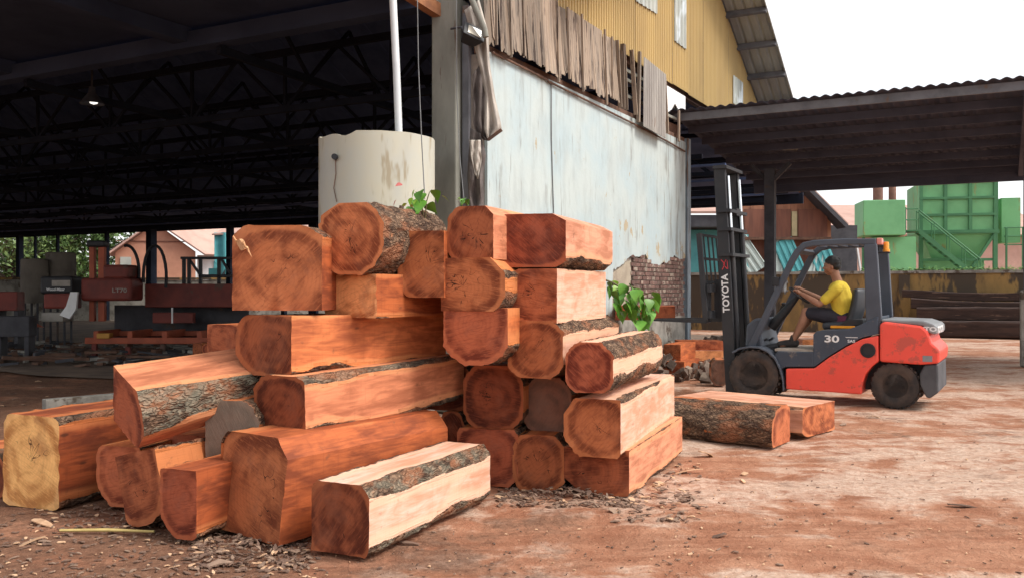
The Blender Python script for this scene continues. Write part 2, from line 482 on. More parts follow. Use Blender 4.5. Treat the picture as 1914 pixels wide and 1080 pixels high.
m_floor = mat('shed_floor_dirt', (0.24, 0.165, 0.115), (0.13, 0.09, 0.066), 1.6, 0.9, bump=0.4, c3=(0.26, 0.19, 0.14), t3=0.58, s3=0.8)
m_plaster, nt, b = new_mat('blue_white_plaster')
v = coords(nt, (1, 1, 1))
st_ = noise_n(nt, coords(nt, (1.5, 1, 0.5)), 2.0, 5, 0.66)
st2 = noise_n(nt, coords(nt, (11, 1, 0.5), loc=(2, 0, 1)), 1.6, 3, 0.6)
cl_ = noise_n(nt, v, 0.9, 3, 0.6)
col = mix_n(nt, sstep(nt, cl_, 0.35, 0.65), (0.40, 0.485, 0.50), (0.46, 0.51, 0.49))
col = mix_n(nt, math_n(nt, 'MULTIPLY', sstep(nt, st_, 0.44, 0.68), 0.38), col, (0.30, 0.325, 0.315))
col = mix_n(nt, math_n(nt, 'MULTIPLY', sstep(nt, st2, 0.55, 0.75), 0.16), col, (0.53, 0.565, 0.56))
sp_ = nt.nodes.new('ShaderNodeSeparateXYZ'); nt.links.new(v, sp_.inputs[0])
lowr = math_n(nt, 'MULTIPLY', sstep(nt, sp_.outputs[0], 2.0, 6.5), sstep(nt, sp_.outputs[2], 3.6, 1.8))
pe = math_n(nt, 'ADD', noise_n(nt, coords(nt, (1.6, 1, 0.8), loc=(1, 3, 2)), 2.6, 5, 0.7), math_n(nt, 'MULTIPLY', lowr, 0.10))
col = mix_n(nt, sstep(nt, pe, 0.66, 0.69), col, (0.40, 0.33, 0.22))
top_ = math_n(nt, 'ADD', noise_n(nt, coords(nt, (6, 1, 0.35), loc=(4, 0, 0)), 1.5, 4, 0.65), math_n(nt, 'MULTIPLY', sstep(nt, sp_.outputs[2], 3.2, 4.4), 0.12))
col = mix_n(nt, math_n(nt, 'MULTIPLY', sstep(nt, top_, 0.64, 0.78), 0.4), col, (0.17, 0.15, 0.125))
rt_ = math_n(nt, 'ADD', noise_n(nt, coords(nt, (5, 1, 0.5), loc=(0, 2, 5)), 1.5, 4, 0.7), math_n(nt, 'MULTIPLY', sstep(nt, sp_.outputs[0], 5.6, 7.8), 0.10))
col = mix_n(nt, math_n(nt, 'MULTIPLY', sstep(nt, rt_, 0.58, 0.68), 0.65), col, (0.19, 0.18, 0.155))
nt.links.new(col, b.inputs['Base Color']); b.inputs['Roughness'].default_value = 0.88
bump_n(nt, b, noise_n(nt, v, 7, 4, 0.7), 0.25, 0.02)
m_plinth = mat('dirty_plaster', (0.33, 0.31, 0.27), (0.15, 0.135, 0.115), 2.5, 0.9, bump=0.3, c3=(0.10, 0.075, 0.055), t3=0.56, s3=2.5)
m_mortar = mat('lime_mortar', (0.30, 0.25, 0.21), (0.22, 0.18, 0.15), 6, 0.95, bump=0.4)
m_brick = mat('old_brick', (0.185, 0.100, 0.080), (0.125, 0.075, 0.063), 9, 0.92, bump=0.5, c3=(0.30, 0.24, 0.19), t3=0.52, s3=5, vary=0.25)
m_yellow = mat('yellow_cladding', (0.46, 0.315, 0.118), (0.385, 0.26, 0.10), 0.9, 0.6, stretch=(1, 1, 0.35), c3=(0.30, 0.20, 0.09), t3=0.66, s3=1.6, stretch3=(2, 2, 0.4), vary=0.06)
m_clear = mat('dulled_plastic_sheet', (0.42, 0.43, 0.38), (0.30, 0.31, 0.28), 1.6, 0.5, stretch=(1, 1, 0.5), c3=(0.55, 0.60, 0.62), t3=0.55, s3=1.2)
m_oldsheet = mat('weathered_board', (0.33, 0.25, 0.185), (0.215, 0.175, 0.14), 2.6, 0.9, bump=0.35, stretch=(3.0, 3.0, 0.35), c3=(0.085, 0.062, 0.05), t3=0.53, s3=2.2, stretch3=(5, 5, 0.5), vary=0.4)
m_greysheet = mat('grey_corrugated_sheet', (0.40, 0.37, 0.335), (0.29, 0.265, 0.24), 1.6, 0.75, stretch=(2, 2, 0.4), c3=(0.20, 0.14, 0.10), t3=0.62, s3=2, vary=0.12)
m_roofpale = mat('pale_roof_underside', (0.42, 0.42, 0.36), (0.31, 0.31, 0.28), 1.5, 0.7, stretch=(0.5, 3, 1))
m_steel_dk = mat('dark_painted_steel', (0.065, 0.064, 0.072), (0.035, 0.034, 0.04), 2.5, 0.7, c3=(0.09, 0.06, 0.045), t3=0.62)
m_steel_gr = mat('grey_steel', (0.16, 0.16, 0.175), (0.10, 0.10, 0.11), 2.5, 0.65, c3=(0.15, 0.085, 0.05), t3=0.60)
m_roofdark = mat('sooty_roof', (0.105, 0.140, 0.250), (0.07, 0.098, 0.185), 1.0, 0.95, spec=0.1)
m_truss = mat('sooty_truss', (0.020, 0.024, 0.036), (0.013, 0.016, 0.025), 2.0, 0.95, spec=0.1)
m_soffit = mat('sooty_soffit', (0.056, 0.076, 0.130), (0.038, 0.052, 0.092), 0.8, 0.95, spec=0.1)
m_canopy = mat('canopy_sheet', (0.090, 0.092, 0.122), (0.062, 0.064, 0.088), 1.2, 0.8, spec=0.2)
m_conc = mat('stained_concrete', (0.27, 0.265, 0.225), (0.17, 0.165, 0.14), 1.8, 0.9, bump=0.25, stretch=(1, 1, 0.4), c3=(0.13, 0.09, 0.065), t3=0.62, s3=2.5, stretch3=(3, 3, 0.5))
m_bluesteel = mat('blue_grey_post', (0.27, 0.33, 0.37), (0.17, 0.20, 0.225), 3, 0.7, stretch=(2, 2, 0.5), c3=(0.14, 0.10, 0.08), t3=0.58)
m_rust = mat('rusty_steel', (0.16, 0.085, 0.055), (0.09, 0.05, 0.036), 6, 0.9, bump=0.3)
m_rustorange = mat('orange_rusty_channel', (0.40, 0.17, 0.075), (0.22, 0.09, 0.045), 5, 0.85, bump=0.2)
m_tank = mat('cream_tank', (0.49, 0.455, 0.345), (0.44, 0.445, 0.40), 1.2, 0.7, stretch=(1, 1, 0.6), c3=(0.33, 0.28, 0.19), t3=0.56, s3=1.8, stretch3=(2, 2, 0.4))
m_whitepipe = mat('white_plastic_pipe', (0.72, 0.74, 0.74), (0.62, 0.65, 0.66), 2, 0.45)
m_tarp = mat('dirty_canvas', (0.50, 0.45, 0.39), (0.30, 0.265, 0.23), 3.5, 0.95, bump=0.3, stretch=(1, 1, 0.6), c3=(0.14, 0.115, 0.10), t3=0.57)
m_tarpdk = mat('mouldy_canvas', (0.14, 0.115, 0.105), (0.08, 0.066, 0.06), 5, 0.95, bump=0.3, c3=(0.28, 0.23, 0.20), t3=0.62)
m_black = mat('black_plastic', (0.022, 0.022, 0.025), (0.014, 0.014, 0.016), 5, 0.55)
m_glass = mat('lamp_glass', (0.50, 0.46, 0.38), (0.40, 0.37, 0.31), 3, 0.12, spec=0.6)
m_wire = mat('grey_wire', (0.16, 0.16, 0.16), (0.11, 0.11, 0.11), 5, 0.7)
m_white = mat('white_paint', (0.78, 0.78, 0.77), (0.70, 0.70, 0.69), 5, 0.55)

# ------------------------------------------------------------------ ground
def axis_lines(lo, hi, dlo, dhi, step, grow=1.16):
    xs = [dlo]
    while xs[-1] < dhi: xs.append(xs[-1] + step)
    s = step
    while xs[-1] < hi:
        s *= grow; xs.append(xs[-1] + s)
    out = []
    s = step; x = dlo
    while x > lo:
        s *= grow; x -= s; out.append(x)
    return out[::-1] + xs
gx = axis_lines(-400, 400, -4.5, 6.0, 0.075)
gy = axis_lines(-60, 700, 2.6, 12.0, 0.075)
def gz(x, y):
    f = max(0.0, 1 - max(0, y - 14) / 14) * max(0.0, 1 - max(0, abs(x) - 8) / 8)
    z = 0.035 * noise.noise(Vector((x * 0.55, y * 0.8, 0.3))) + 0.014 * noise.noise(Vector((x * 2.6, y * 3.3, 1.0))) + 0.006 * noise.noise(Vector((x * 9, y * 9, 2.0)))
    # wheel ruts that curve out of the yard
    u = (y - 0.36 * x)
    z += -0.012 * math.exp(-((u - 6.4) / 0.22) ** 2) * (1 if x > 0.5 else 0) - 0.012 * math.exp(-((u - 5.2) / 0.25) ** 2) * (1 if x > 0.5 else 0)
    return z * f - 0.012
g = MB()
nx = len(gx)
g.v = [(x, y, gz(x, y)) for y in gy for x in gx]
g.f = [(j * nx + i, j * nx + i + 1, (j + 1) * nx + i + 1, (j + 1) * nx + i) for j in range(len(gy) - 1) for i in range(nx - 1)]
g.m = [0] * len(g.f)
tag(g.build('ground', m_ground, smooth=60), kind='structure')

# ------------------------------------------------------------------ building frame: x along the gable wall, y into the shed, z up
BC = Vector((-0.31, 11.1, 0.0))
BROT = math.atan2(0.88, 0.475)
def bw(s, t, z):          # building frame to world
    return Vector((BC.x + 0.475 * s - 0.88 * t, BC.y + 0.88 * s + 0.475 * t, z))

fl = MB()
rf = random.Random(3)
edge_pts = [(0.5 + .35 * noise.noise(Vector((k * .7, 2, 0))) + rf.uniform(-.12, .12), 48 - k * .5, .004) for k in range(95)]
fl.add([(20, 0.8, 0.004), (20, 48, 0.004)] + edge_pts, [tuple(range(len(edge_pts) + 2))])
o = fl.build('workshop_floor', m_floor, loc=(BC.x, BC.y, 0.012), rot=(0, 0, BROT)); tag(o, kind='structure')

bld = empty('sawmill_building', BC, BROT, 'large open sawmill shed with yellow corrugated gable above a pale blue plaster wall', 'building')

# brick core of the gable wall, plaster skin and exposed bricks
core = MB(); core.box((3.93, 0.16, 2.2), (7.86, 0.26, 4.4))
core_o = core.build('brick_wall', m_mortar, bld)
edge = [(4.02, 0.9), (4.07, 1.83), (4.25, 1.86), (4.54, 1.95), (4.72, 2.03), (4.91, 2.09), (5.2, 2.07), (5.57, 2.13), (5.74, 2.02), (5.98, 1.93), (6.3, 1.95), (6.55, 2.02), (6.72, 2.0), (6.95, 2.07), (7.19, 2.16), (7.5, 2.09), (7.86, 2.12)]
def edge_z(s):
    for (a, za), (b_, zb) in zip(edge[1:], edge[2:]):
        if a <= s <= b_: return za + (zb - za) * (s - a) / (b_ - a)
    return 1.8
ee = []
for (a, za), (b_, zb) in zip(edge[1:], edge[2:]):
    for k in range(5):
        q = k / 5
        ee.append((a + (b_ - a) * q, za + (zb - za) * q + 0.03 * noise.noise(Vector((a * 7 + q * 5, 3, 1)))))
ee.append((7.86, 2.12))
pl = MB(); pl.prism([(0, 0.0), (4.0, 0.0), (4.02, 1.0), (4.04, 1.5)] + ee + [(7.86, 4.42), (0, 4.42)], -0.012, 0.028)
pl.build('plaster_skin', m_plaster, bld)
und = MB(); und.prism([(4.05, 1.03), (4.86, 1.03), (4.88, 1.5), (4.9, 2.0), (4.72, 1.97), (4.54, 1.9), (4.25, 1.82), (4.08, 1.78)], 0.0, 0.027); und.build('render_undercoat', mat('beige_undercoat', (.40, .34, .255), (.30, .25, .19), 4, .9, bump=.4, c3=(.17, .13, .10), t3=.6), bld)
pp = MB(); pp.prism([(4.012, 0.0), (7.86, 0.0), (7.86, 1.02), (7.0, 0.98), (6.2, 1.03), (5.4, 0.96), (4.7, 1.02), (4.012, 0.97)], -0.006, 0.028)
pp.build('dirty_plinth', m_plinth, bld)
bm_ = MB(); bm_.box((0, 0, 0), (0.215, 0.05, 0.063))
brick_me = bm_.mesh('brick', m_brick)
row = 0; z = 1.03
while z < 2.2:
    s = 4.98 + (0.113 if row % 2 else 0)
    while s < 7.78:
        if z + 0.01 < edge_z(s) + 0.02:
            place(brick_me, 'brick', core_o, (s, 0.012 + random.uniform(-0.007, 0.007), z + random.uniform(-0.002, 0.002)), (0, random.uniform(-.008, .008), random.uniform(-.012, .012)), (random.uniform(.94, 1), 1, random.uniform(.93, 1)))
        s += 0.2265
    z += 0.0755; row += 1

def roof_z(s):
    return 9.2 - 0.51 * abs(s - 8.0)

def corr(mb, s0, s1, z0f, z1f, y, pitch=0.1, amp=0.018, shape=(0, .12, .38, .5, 1.0), hts=(0, 1, 1, 0, 0), mi=0):
    """upright corrugated sheet between s0 and s1"""
    xs = []
    k = 0
    while s0 + k * pitch < s1 - 1e-6:
        for q, hh in list(zip(shape, hts))[:-1]:
            x = s0 + (k + q) * pitch
            if x < s1: xs.append((x, hh))
        k += 1
    xs.append((s1, 0))
    n = len(xs)
    vv = [(x, y - amp * h_, z0f(x)) for x, h_ in xs] + [(x, y - amp * h_, z1f(x)) for x, h_ in xs]
    mb.add(vv, [(i, i + 1, n + i + 1, n + i) for i in range(n - 1)], mi)

for k in range(16):                               # yellow sheets, one metre each
    s0, s1 = k * 1.0 + 0.003, k * 1.0 + 0.998
    if roof_z(s0 + .5) < 5.45: continue
    mb = MB(); dz = random.uniform(-.015, .015)
    corr(mb, s0, s1, lambda x: 5.40 + dz, lambda x: max(5.42, roof_z(x) - 0.06), -0.03 - 0.004 * (k % 2))
    mb.build('cladding_sheet', m_yellow, bld)
for (s0, s1, z0, z1, zb) in ((4.98, 6.03, 6.40, 7.4, .06), (7.03, 7.76, 6.22, 7.5, 0), (11.3, 12.15, 5.80, 6.45, .05)):
    mb = MB(); corr(mb, s0, s1, lambda x: z0 + zb * (x - s0), lambda x: z1, -0.062, pitch=0.2, amp=0.02)
    mb.build('skylight_sheet', m_clear, bld)
# girts between the old boards and the yellow cladding, open behind
gm = MB(); gm.bar((0, 0.12, 5.42), (16, 0.12, 5.42), 0.1, 0.14); gm.build('girt', m_rust, bld)
gm = MB(); gm.bar((0, 0.1, 4.46), (7.9, 0.1, 4.46), 0.16, 0.1); gm.build('girt', m_rust, bld)
for zz, dz in ((4.78, 0.05), (5.08, -0.04), (5.22, 0.02)):
    gm = MB(); gm.bar((3.9, 0.09, zz), (7.7, 0.07, zz + dz), 0.04, 0.05); gm.build('girt', m_conc, bld)
# old weathered boards hanging in a ragged row
bx_ = -0.30
for i, (w, kind) in enumerate(((.20, 0), (.13, 0), (.34, 1), (.46, 2), (.52, 1), (.50, 1), (.20, 0), (.16, 0), (.48, 1), (.50, 1), (.40, 2), (.22, 0), (.26, 1))):
    zt = (5.5 if bx_ > 1.1 else 6.0 - .1 * bx_) + random.uniform(-0.03, 0.03); zb = 4.50 + random.uniform(-.06, .07)
    lean = random.uniform(-0.01, 0.05) + .02
    wav = random.uniform(0, 6); amp_ = (.004, .011, .003)[kind]; fr_ = (3, w / .075 * 6.283, 2)[kind]
    jag = [random.uniform(-.03, .03) for _ in range(40)]
    nu_ = max(8, int(w / .018))
    mb = MB(); mb.grid(lambda u, v_: ((u - .5) * w + lean * (1 - v_), -amp_ * math.sin(u * fr_ + wav) - 0.05 * (1 - v_) ** 2 - 0.008 * (i % 3), zb + (zt - zb) * v_ + (jag[int(u * 9.99)] if v_ < .02 else 0)), nu_, 8)
    mb.build('hanging_board', m_oldsheet, bld, loc=(bx_ + w / 2, -0.07, 0), rot=(0, random.uniform(-.012, .012), 0), solid=0.008)
    if i in (1, 2, 3, 5, 7, 8, 10, 11):
        mb = MB(); mb.bar((0, 0, zb - random.uniform(.02, .1)), (random.uniform(-.10, -.02), 0, zt), 0.03, 0.02)
        mb.build('batten', m_oldsheet, bld, loc=(bx_ + w * random.uniform(.7, 1.0), -0.15, 0))
    bx_ += w - random.uniform(-0.015, 0.03)
for x0, ln in ((4.15, .05), (4.28, -.06), (4.86, .1), (4.42, .02)):
    mb = MB(); mb.bar((x0, -.1, 4.45), (x0 - ln - .1, -.1, 5.5), 0.07, 0.02); mb.build('batten', m_oldsheet, bld)
mb = MB(); corr(mb, 4.98, 6.15, lambda x: 4.37 - .02 * (x - 5), lambda x: 5.55 - .04 * (x - 5), -0.16, pitch=0.09, amp=0.02)
mb.build('grey_sheet', m_greysheet, bld, rot=(0, R(1.0), 0), solid=0.004)
mb = MB(); mb.box((4.93, -.13, 4.93), (.06, .05, 1.2), (0, R(3), 0)); mb.build('batten', m_oldsheet, bld)
mb = MB(); mb.prism([(6.62, 4.75), (6.55, 5.05), (6.6, 5.33), (7.9, 5.33), (7.9, 5.0), (7.6, 5.05), (7.45, 5.0), (7.25, 5.08), (7.05, 4.93)], 0.0, 0.02); mb.build('broken_panel', m_white, bld)
for a, b2 in (((6.35, 4.4), (6.2, 5.35)), ((6.6, 4.4), (6.45, 5.4)), ((7.3, 4.35), (7.3, 4.95))):
    mb = MB(); mb.bar((a[0], -.06, a[1]), (b2[0], -.06, b2[1]), 0.07, 0.03); mb.build('batten', m_oldsheet, bld)
mb = MB(); mb.prism([(6.3, 4.45), (7.86, 4.43), (7.86, 4.75), (6.3, 4.72)], 0.12, 0.16); mb.build('lintel_board', m_rust, bld)
mb = MB(); mb.tube([(0.05, -.05, 4.41), (1.6, -.045, 4.385), (1.62, -.045, 4.37), (4.9, -.045, 4.31), (6.6, -.04, 4.27), (7.75, -.04, 4.22)], 0.016, 6); mb.build('conduit', m_rust, bld)
mb = MB(); mb.tube([(1.74, -.03, 4.39), (1.76, -.025, 3.6), (1.80, -.025, 3.0), (1.86, -.025, 2.2)], 0.008, 5); mb.build('conduit', m_wire, bld)
# posts at both ends of the wall
mb = MB(); mb.box((7.98, 0.05, 2.25), (0.15, 0.16, 4.5)); mb.box((7.98, -.045, 2.25), (0.2, 0.02, 4.5)); mb.build('corner_post', m_bluesteel, bld)
mb = MB(); mb.box((0.0, 0.52, 2.55), (0.32, 0.36, 5.1)); mb.build('corner_column', m_conc, bld, bevel=0.02)
mb = MB(); mb.box((-0.01, 0.265, 2.5), (0.1, 0.09, 5.0)); mb.build('steel_channel', m_steel_gr, bld)
mb = MB(); mb.box((0.05, 0.14, 2.2), (0.09, 0.10, 4.4)); mb.box((0.03, 0.09, 4.9), (0.09, 0.1, 1.1)); mb.build('corner_batten', m_conc, bld)
mb = MB(); mb.bar((-2.6, 0.86, 5.33), (0.05, 0.60, 4.93), 0.12, 0.16); mb.build('rusty_rafter', m_rustorange, bld)

# roof: both slopes, overhanging the gable, with purlins
def slope(mb, s0, s1, y0, y1, pitch, amp, mi=0):
    ys = []; y = y0; k = 0
    while y < y1:
        ys += [(y, 0), (y + .03, 1), (y + .06, 1), (y + .09, 0)]
        y += pitch
    ys.append((y1, 0))
    n = len(ys)
    mb.add([(s0, yy, roof_z(s0) + amp * h_) for yy, h_ in ys] + [(s1, yy, roof_z(s1) + amp * h_) for yy, h_ in ys], [(i, i + 1, n + i + 1, n + i) for i in range(n - 1)], mi)
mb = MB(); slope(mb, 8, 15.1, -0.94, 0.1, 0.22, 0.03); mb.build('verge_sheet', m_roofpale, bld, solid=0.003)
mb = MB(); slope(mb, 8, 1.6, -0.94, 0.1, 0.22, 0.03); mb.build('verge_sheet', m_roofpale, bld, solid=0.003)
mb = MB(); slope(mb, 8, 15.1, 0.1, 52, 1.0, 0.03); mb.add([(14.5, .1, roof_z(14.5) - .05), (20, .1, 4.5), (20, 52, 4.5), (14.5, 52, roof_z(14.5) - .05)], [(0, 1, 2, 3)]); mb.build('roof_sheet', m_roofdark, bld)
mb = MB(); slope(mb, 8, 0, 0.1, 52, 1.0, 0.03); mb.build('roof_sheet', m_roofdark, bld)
for s in [8.8 + 0.985 * k for k in range(7)]:
    mb = MB(); mb.box((s, -0.44, roof_z(s) - 0.09), (0.07, 1.0, 0.15), (0, math.atan(0.51), 0)); mb.build('purlin', m_steel_gr, bld)
mb = MB(); mb.bar((8, -0.95, roof_z(8) - .02), (15.1, -0.95, roof_z(15.1) - .02), 0.02, 0.09); mb.build('verge_trim', m_whitepipe, bld)
# open long side: eave plate and flat soffit above the yard
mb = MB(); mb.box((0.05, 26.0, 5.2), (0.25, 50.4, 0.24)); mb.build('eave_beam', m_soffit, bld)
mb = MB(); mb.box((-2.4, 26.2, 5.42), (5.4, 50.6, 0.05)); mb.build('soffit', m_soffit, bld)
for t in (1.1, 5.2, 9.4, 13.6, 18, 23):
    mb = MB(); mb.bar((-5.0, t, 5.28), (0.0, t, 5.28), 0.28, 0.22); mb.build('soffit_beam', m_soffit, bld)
# lattice girders along the shed and cross trusses
for s in (2.6, 5.2, 7.8, 10.4, 13.0, 15.6, 18.0):
    zt = min(roof_z(s), 6.9) - 0.15 if s < 15 else roof_z(15) - 0.3 - (s - 15) * 0.3
    zb = 4.75 - 0.025 * s - (0.12 if s > 14 else 0)
    zt = max(zt, zb + 0.45)
    zt = min(zt, zb + 1.0)
    mb = MB()
    mb.bar((s, 0.4, zb), (s, 48, zb), 0.09, 0.11); mb.bar((s, 0.4, zt), (s, 48, zt), 0.09, 0.11)
    k = 0; t = 1.0
    while t < 47:
        mb.bar((s, t, zb), (s, t + 1.15, zt), 0.05, 0.05); mb.bar((s, t + 1.15, zt), (s, t + 2.3, zb), 0.05, 0.05)
        mb.bar((s, t + 2.3, zb), (s, t + 2.3, zt), 0.05, 0.05)
        t += 2.3
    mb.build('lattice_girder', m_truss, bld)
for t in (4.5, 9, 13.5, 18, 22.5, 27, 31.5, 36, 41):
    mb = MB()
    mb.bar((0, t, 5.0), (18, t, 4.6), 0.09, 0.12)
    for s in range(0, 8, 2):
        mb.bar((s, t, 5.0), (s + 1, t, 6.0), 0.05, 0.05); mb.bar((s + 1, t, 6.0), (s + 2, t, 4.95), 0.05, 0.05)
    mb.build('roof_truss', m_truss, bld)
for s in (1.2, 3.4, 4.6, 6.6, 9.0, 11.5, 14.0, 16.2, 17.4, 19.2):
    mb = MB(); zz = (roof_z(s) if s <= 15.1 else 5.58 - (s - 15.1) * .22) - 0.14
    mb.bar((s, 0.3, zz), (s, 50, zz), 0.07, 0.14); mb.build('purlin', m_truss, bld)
mb = MB(); mb.prism([(0, 4.4), (20, 4.2), (20, 4.6), (15.1, 5.7), (8, 9.3), (0, 5.3)], 51.8, 52.0); mb.build('end_gable', m_roofdark, bld)
mb = MB(); mb.box((20, 26, 4.38), (0.12, 52, 0.34)); mb.build('rear_beam', m_truss, bld)
for zz, ss in ((4.25, 17.0), (4.42, 14.4), (4.5, 12)):
    mb = MB(); mb.bar((ss, 0.3, zz), (ss, 50, zz), 0.12, 0.06); mb.build('tie_rail', m_roofdark, bld)
# rear posts, seen against the daylight
for (px, w) in ((37, .26), (66, .10), (108, .12), (200, .16), (283, .34), (430, .24), (531, .18), (590, .42)):
    k_ = (px - 957) / FPX
    s = 19.6
    bx0, by0 = BC.x + .475 * s, BC.y + .88 * s
    t = (bx0 - by0 * k_) / (.88 + .475 * k_)
    mb = MB(); mb.box((s, t, 2.2), (w, w, 4.4)); mb.build('rear_post', m_truss, bld)

# ------------------------------------------------------------------ lean-to canopy beside the gable
can = empty('lean_to_canopy', bw(7.5, 0, 0), BROT, 'dark corrugated lean-to canopy on steel posts behind the forklift', 'canopy')
def cz(s): return 4.95 - 0.62 * (s / 6.5)
T0, T1 = 0.12, -11.0
mb = MB(); ts = []; t = T1
while t < T0:
    ts += [(t, 0), (t + .045, .7), (t + .07, 1), (t + .10, 1), (t + .125, .7), (t + .17, 0)]; t += 0.19
n = len(ts)
mb.add([(-0.12, tt, cz(-.12) + .035 * h_) for tt, h_ in ts] + [(6.7, tt, cz(6.7) + .035 * h_) for tt, h_ in ts], [(i, i + 1, n + i + 1, n + i) for i in range(n - 1)])
mb.build('roof_sheet', m_canopy, can, solid=0.004)
for i, s in enumerate((0.05, 1.0, 1.95, 2.9, 3.85, 4.8, 5.75, 6.5)):
    mb = MB(); mb.box((s, (T0 + T1) / 2, cz(s) - 0.085), (0.06, T0 - T1, 0.15)); mb.build('purlin', m_steel_gr if i == 0 else m_canopy, can)
mb = MB(); mb.box((6.6, (T0 + T1) / 2, cz(6.6) - 0.24), (0.14, T0 - T1, 0.2)); mb.build('rear_beam', m_canopy, can)
for t in (-5.9,):
    mb = MB(); mb.bar((0.0, t, cz(0) - .25), (6.6, t, cz(6.6) - .2), 0.1, 0.12); mb.build('rafter', m_canopy, can)
mb = MB(); mb.box((3.5, -0.97, 2.1), (0.2, 0.22, 4.2)); mb.build('post', m_steel_dk, can)
mb = MB(); mb.bar((3.5, -1.0, 3.85), (3.5, -.55, 4.3), .09, .09); mb.build('brace', m_steel_dk, can)
mb = MB(); mb.bar((3.5, -.95, 3.85), (3.5, -1.4, 4.3), .09, .09); mb.build('brace', m_steel_dk, can)
mb = MB(); mb.box((3.5, -6.02, 2.1), (0.2, 0.24, 4.2)); mb.build('post', m_steel_dk, can)
mb = MB(); mb.box((3.5, -6.02, 0.75), (0.34, 0.36, 1.5)); mb.build('post_base', m_plinth, can, bevel=.03)
mb = MB(); mb.box((3.2, -1.5, cz(3.2) - .05), (0.42, 0.32, .01), (0, 0.14, 0.4)); mb.build('loose_patch', m_conc, can)

# ------------------------------------------------------------------ timber logs
def make_log(name, label, end, D, L, yaw, pitch=0.0, roll=0.0, trunk=(0, 0, 1.3, 1.3), far=(1, 1), cham=(), bark=True,
             tone=0.5, endtone=0.4, grey=0.0, moss=0.0, wob=0.05, skew=(0, 0), seed=0, group='squared logs in the pile', bend=0.0, farshift=(0, 0), rag=0.008, nl=34, direct=None, farpx=None):
    """END: box (x0, y0, x1, y1) of the near sawn end on the photograph, at distance D; trunk: pith and radii in half sizes"""
    x0, y0, x1, y1 = end
    k0, k1 = (x0 - 957) / FPX, (x1 - 957) / FPX
    sy, cy_ = math.sin(R(yaw)), math.cos(R(yaw))
    zc = CAM_H - ((y0 + y1) / 2 - 540) / FPX * D
    if yaw >= 0:                                   # D is the distance of the nearer upright edge of the sawn end
        Xr = k1 * D
        A = (Xr - k0 * D) / (cy_ + k0 * sy) / 2
        c = Vector((Xr - A * cy_, D + A * sy, zc))
    else:
        Xl = k0 * D
        A = (k1 * D - Xl) / (cy_ + k1 * sy) / 2
        c = Vector((Xl + A * cy_, D - A * sy, zc))
    B = (y1 - y0) / 2 * D / FPX
    if farpx is not None:                          # length from the bearing of the far upright edge
        kf = (farpx - 957) / FPX
        L = (kf * D - k1 * D) / (sy - kf * cy_)
    if direct:                                     # (near end on the ground plane, half width, half height, height of the axis)
        c, A, B = Vector(direct[0]), direct[1], direct[2]
    ca, cb, Ra, Rb = trunk
    ca *= A; cb *= B; Ra *= A; Rb *= B
    NA = 76
    base = [(0.0, A), (math.pi, A), (math.pi / 2, B), (-math.pi / 2, B)] + [(R(p), d * min(A, B)) for p, d in cham]
    angs = [2 * math.pi * k / NA for k in range(NA)]
    # exact directions of the polygon's corners
    for i in range(len(base)):
        for j in range(i + 1, len(base)):
            (p, d), (q, e) = base[i], base[j]
            det = math.cos(p) * math.sin(q) - math.sin(p) * math.cos(q)
            if abs(det) < 1e-3: continue
            xx = (d * math.sin(q) - e * math.sin(p)) / det; yy = (math.cos(p) * e - math.cos(q) * d) / det
            if all(math.cos(r_) * xx + math.sin(r_) * yy <= f_ + 1e-6 for r_, f_ in base):
                angs.append(math.atan2(yy - cb, xx - ca) % (2 * math.pi))
    angs = sorted(angs)
    angs = [a for k, a in enumerate(angs) if k == 0 or a - angs[k - 1] > 1e-4]
    n = len(angs)
    V, W, RH = [], [], []
    off = Vector((seed * 3.7, seed * 1.3, seed * 0.7))
    for i in range(nl + 1):
        t = i / nl
        sa, sb = 1 + (far[0] - 1) * t, 1 + (far[1] - 1) * t
        ox = farshift[0] * t; oz = farshift[1] * t + bend * math.sin(math.pi * t)
        for th in angs:
            ct, st = math.cos(th), math.sin(th)
            rp = 9.0
            for (p, d) in base:
                ne = math.cos(p) * ct + math.sin(p) * st
                if ne > 1e-4:
                    dd = d * (abs(math.cos(p)) * sa + abs(math.sin(p)) * sb) / (abs(math.cos(p)) + abs(math.sin(p)))
                    rp = min(rp, (dd - (math.cos(p) * ca + math.sin(p) * cb)) / ne)
            rt = 1 / math.sqrt((ct / Ra) ** 2 + (st / Rb) ** 2)
            nz_ = noise.noise(off + Vector((t * L * 2.2, ct * 1.1, st * 1.1)))
            n2_ = noise.noise(off + Vector((t * L * 6.5, ct * 3.2, st * 3.2)))
            rt *= 1 + wob * 2.0 * nz_ * (0.55 + 0.45 * math.sin(math.pi * t)) + wob * 0.5 * n2_
            wane = rp - rt
            r = min(rp, rt)
            rho = min(1.0, r / rt)
            if wane > 0 and bark:
                k = min(1.0, wane / 0.011)
                k = k * k * (3 - 2 * k)
                r += k * (0.009 + 0.020 * abs(noise.noise(off + Vector((t * L * 9, ct * 5, st * 5)))) + 0.009 * noise.noise(off + Vector((t * L * 22, ct * 11, st * 11))))
            elif wane <= 0:
                r += 0.0016 * noise.noise(off + Vector((t * L * 7, ct * 6, st * 6)))
            a, b_ = r * ct, r * st
            x = t * L
            if i == 0: x += skew[0] * (a + ca) + skew[1] * (b_ + cb)
            if i in (0, nl) and rag: x += rag * noise.noise(off + Vector((ct * 4, st * 4, i)))
            V.append((x, -(a + ox), b_ + oz)); W.append(max(-0.05, min(0.05, wane))); RH.append(rho)
    side, barkf = [], []
    for i in range(nl):
        for k in range(n):
            k2 = (k + 1) % n
            f = (i * n + k, i * n + k2, (i + 1) * n + k2, (i + 1) * n + k)
            if bark and max(W[q] for q in f) > 0.0: barkf.append(f)
            else: side.append(f)
    # both sawn ends
    ends = []
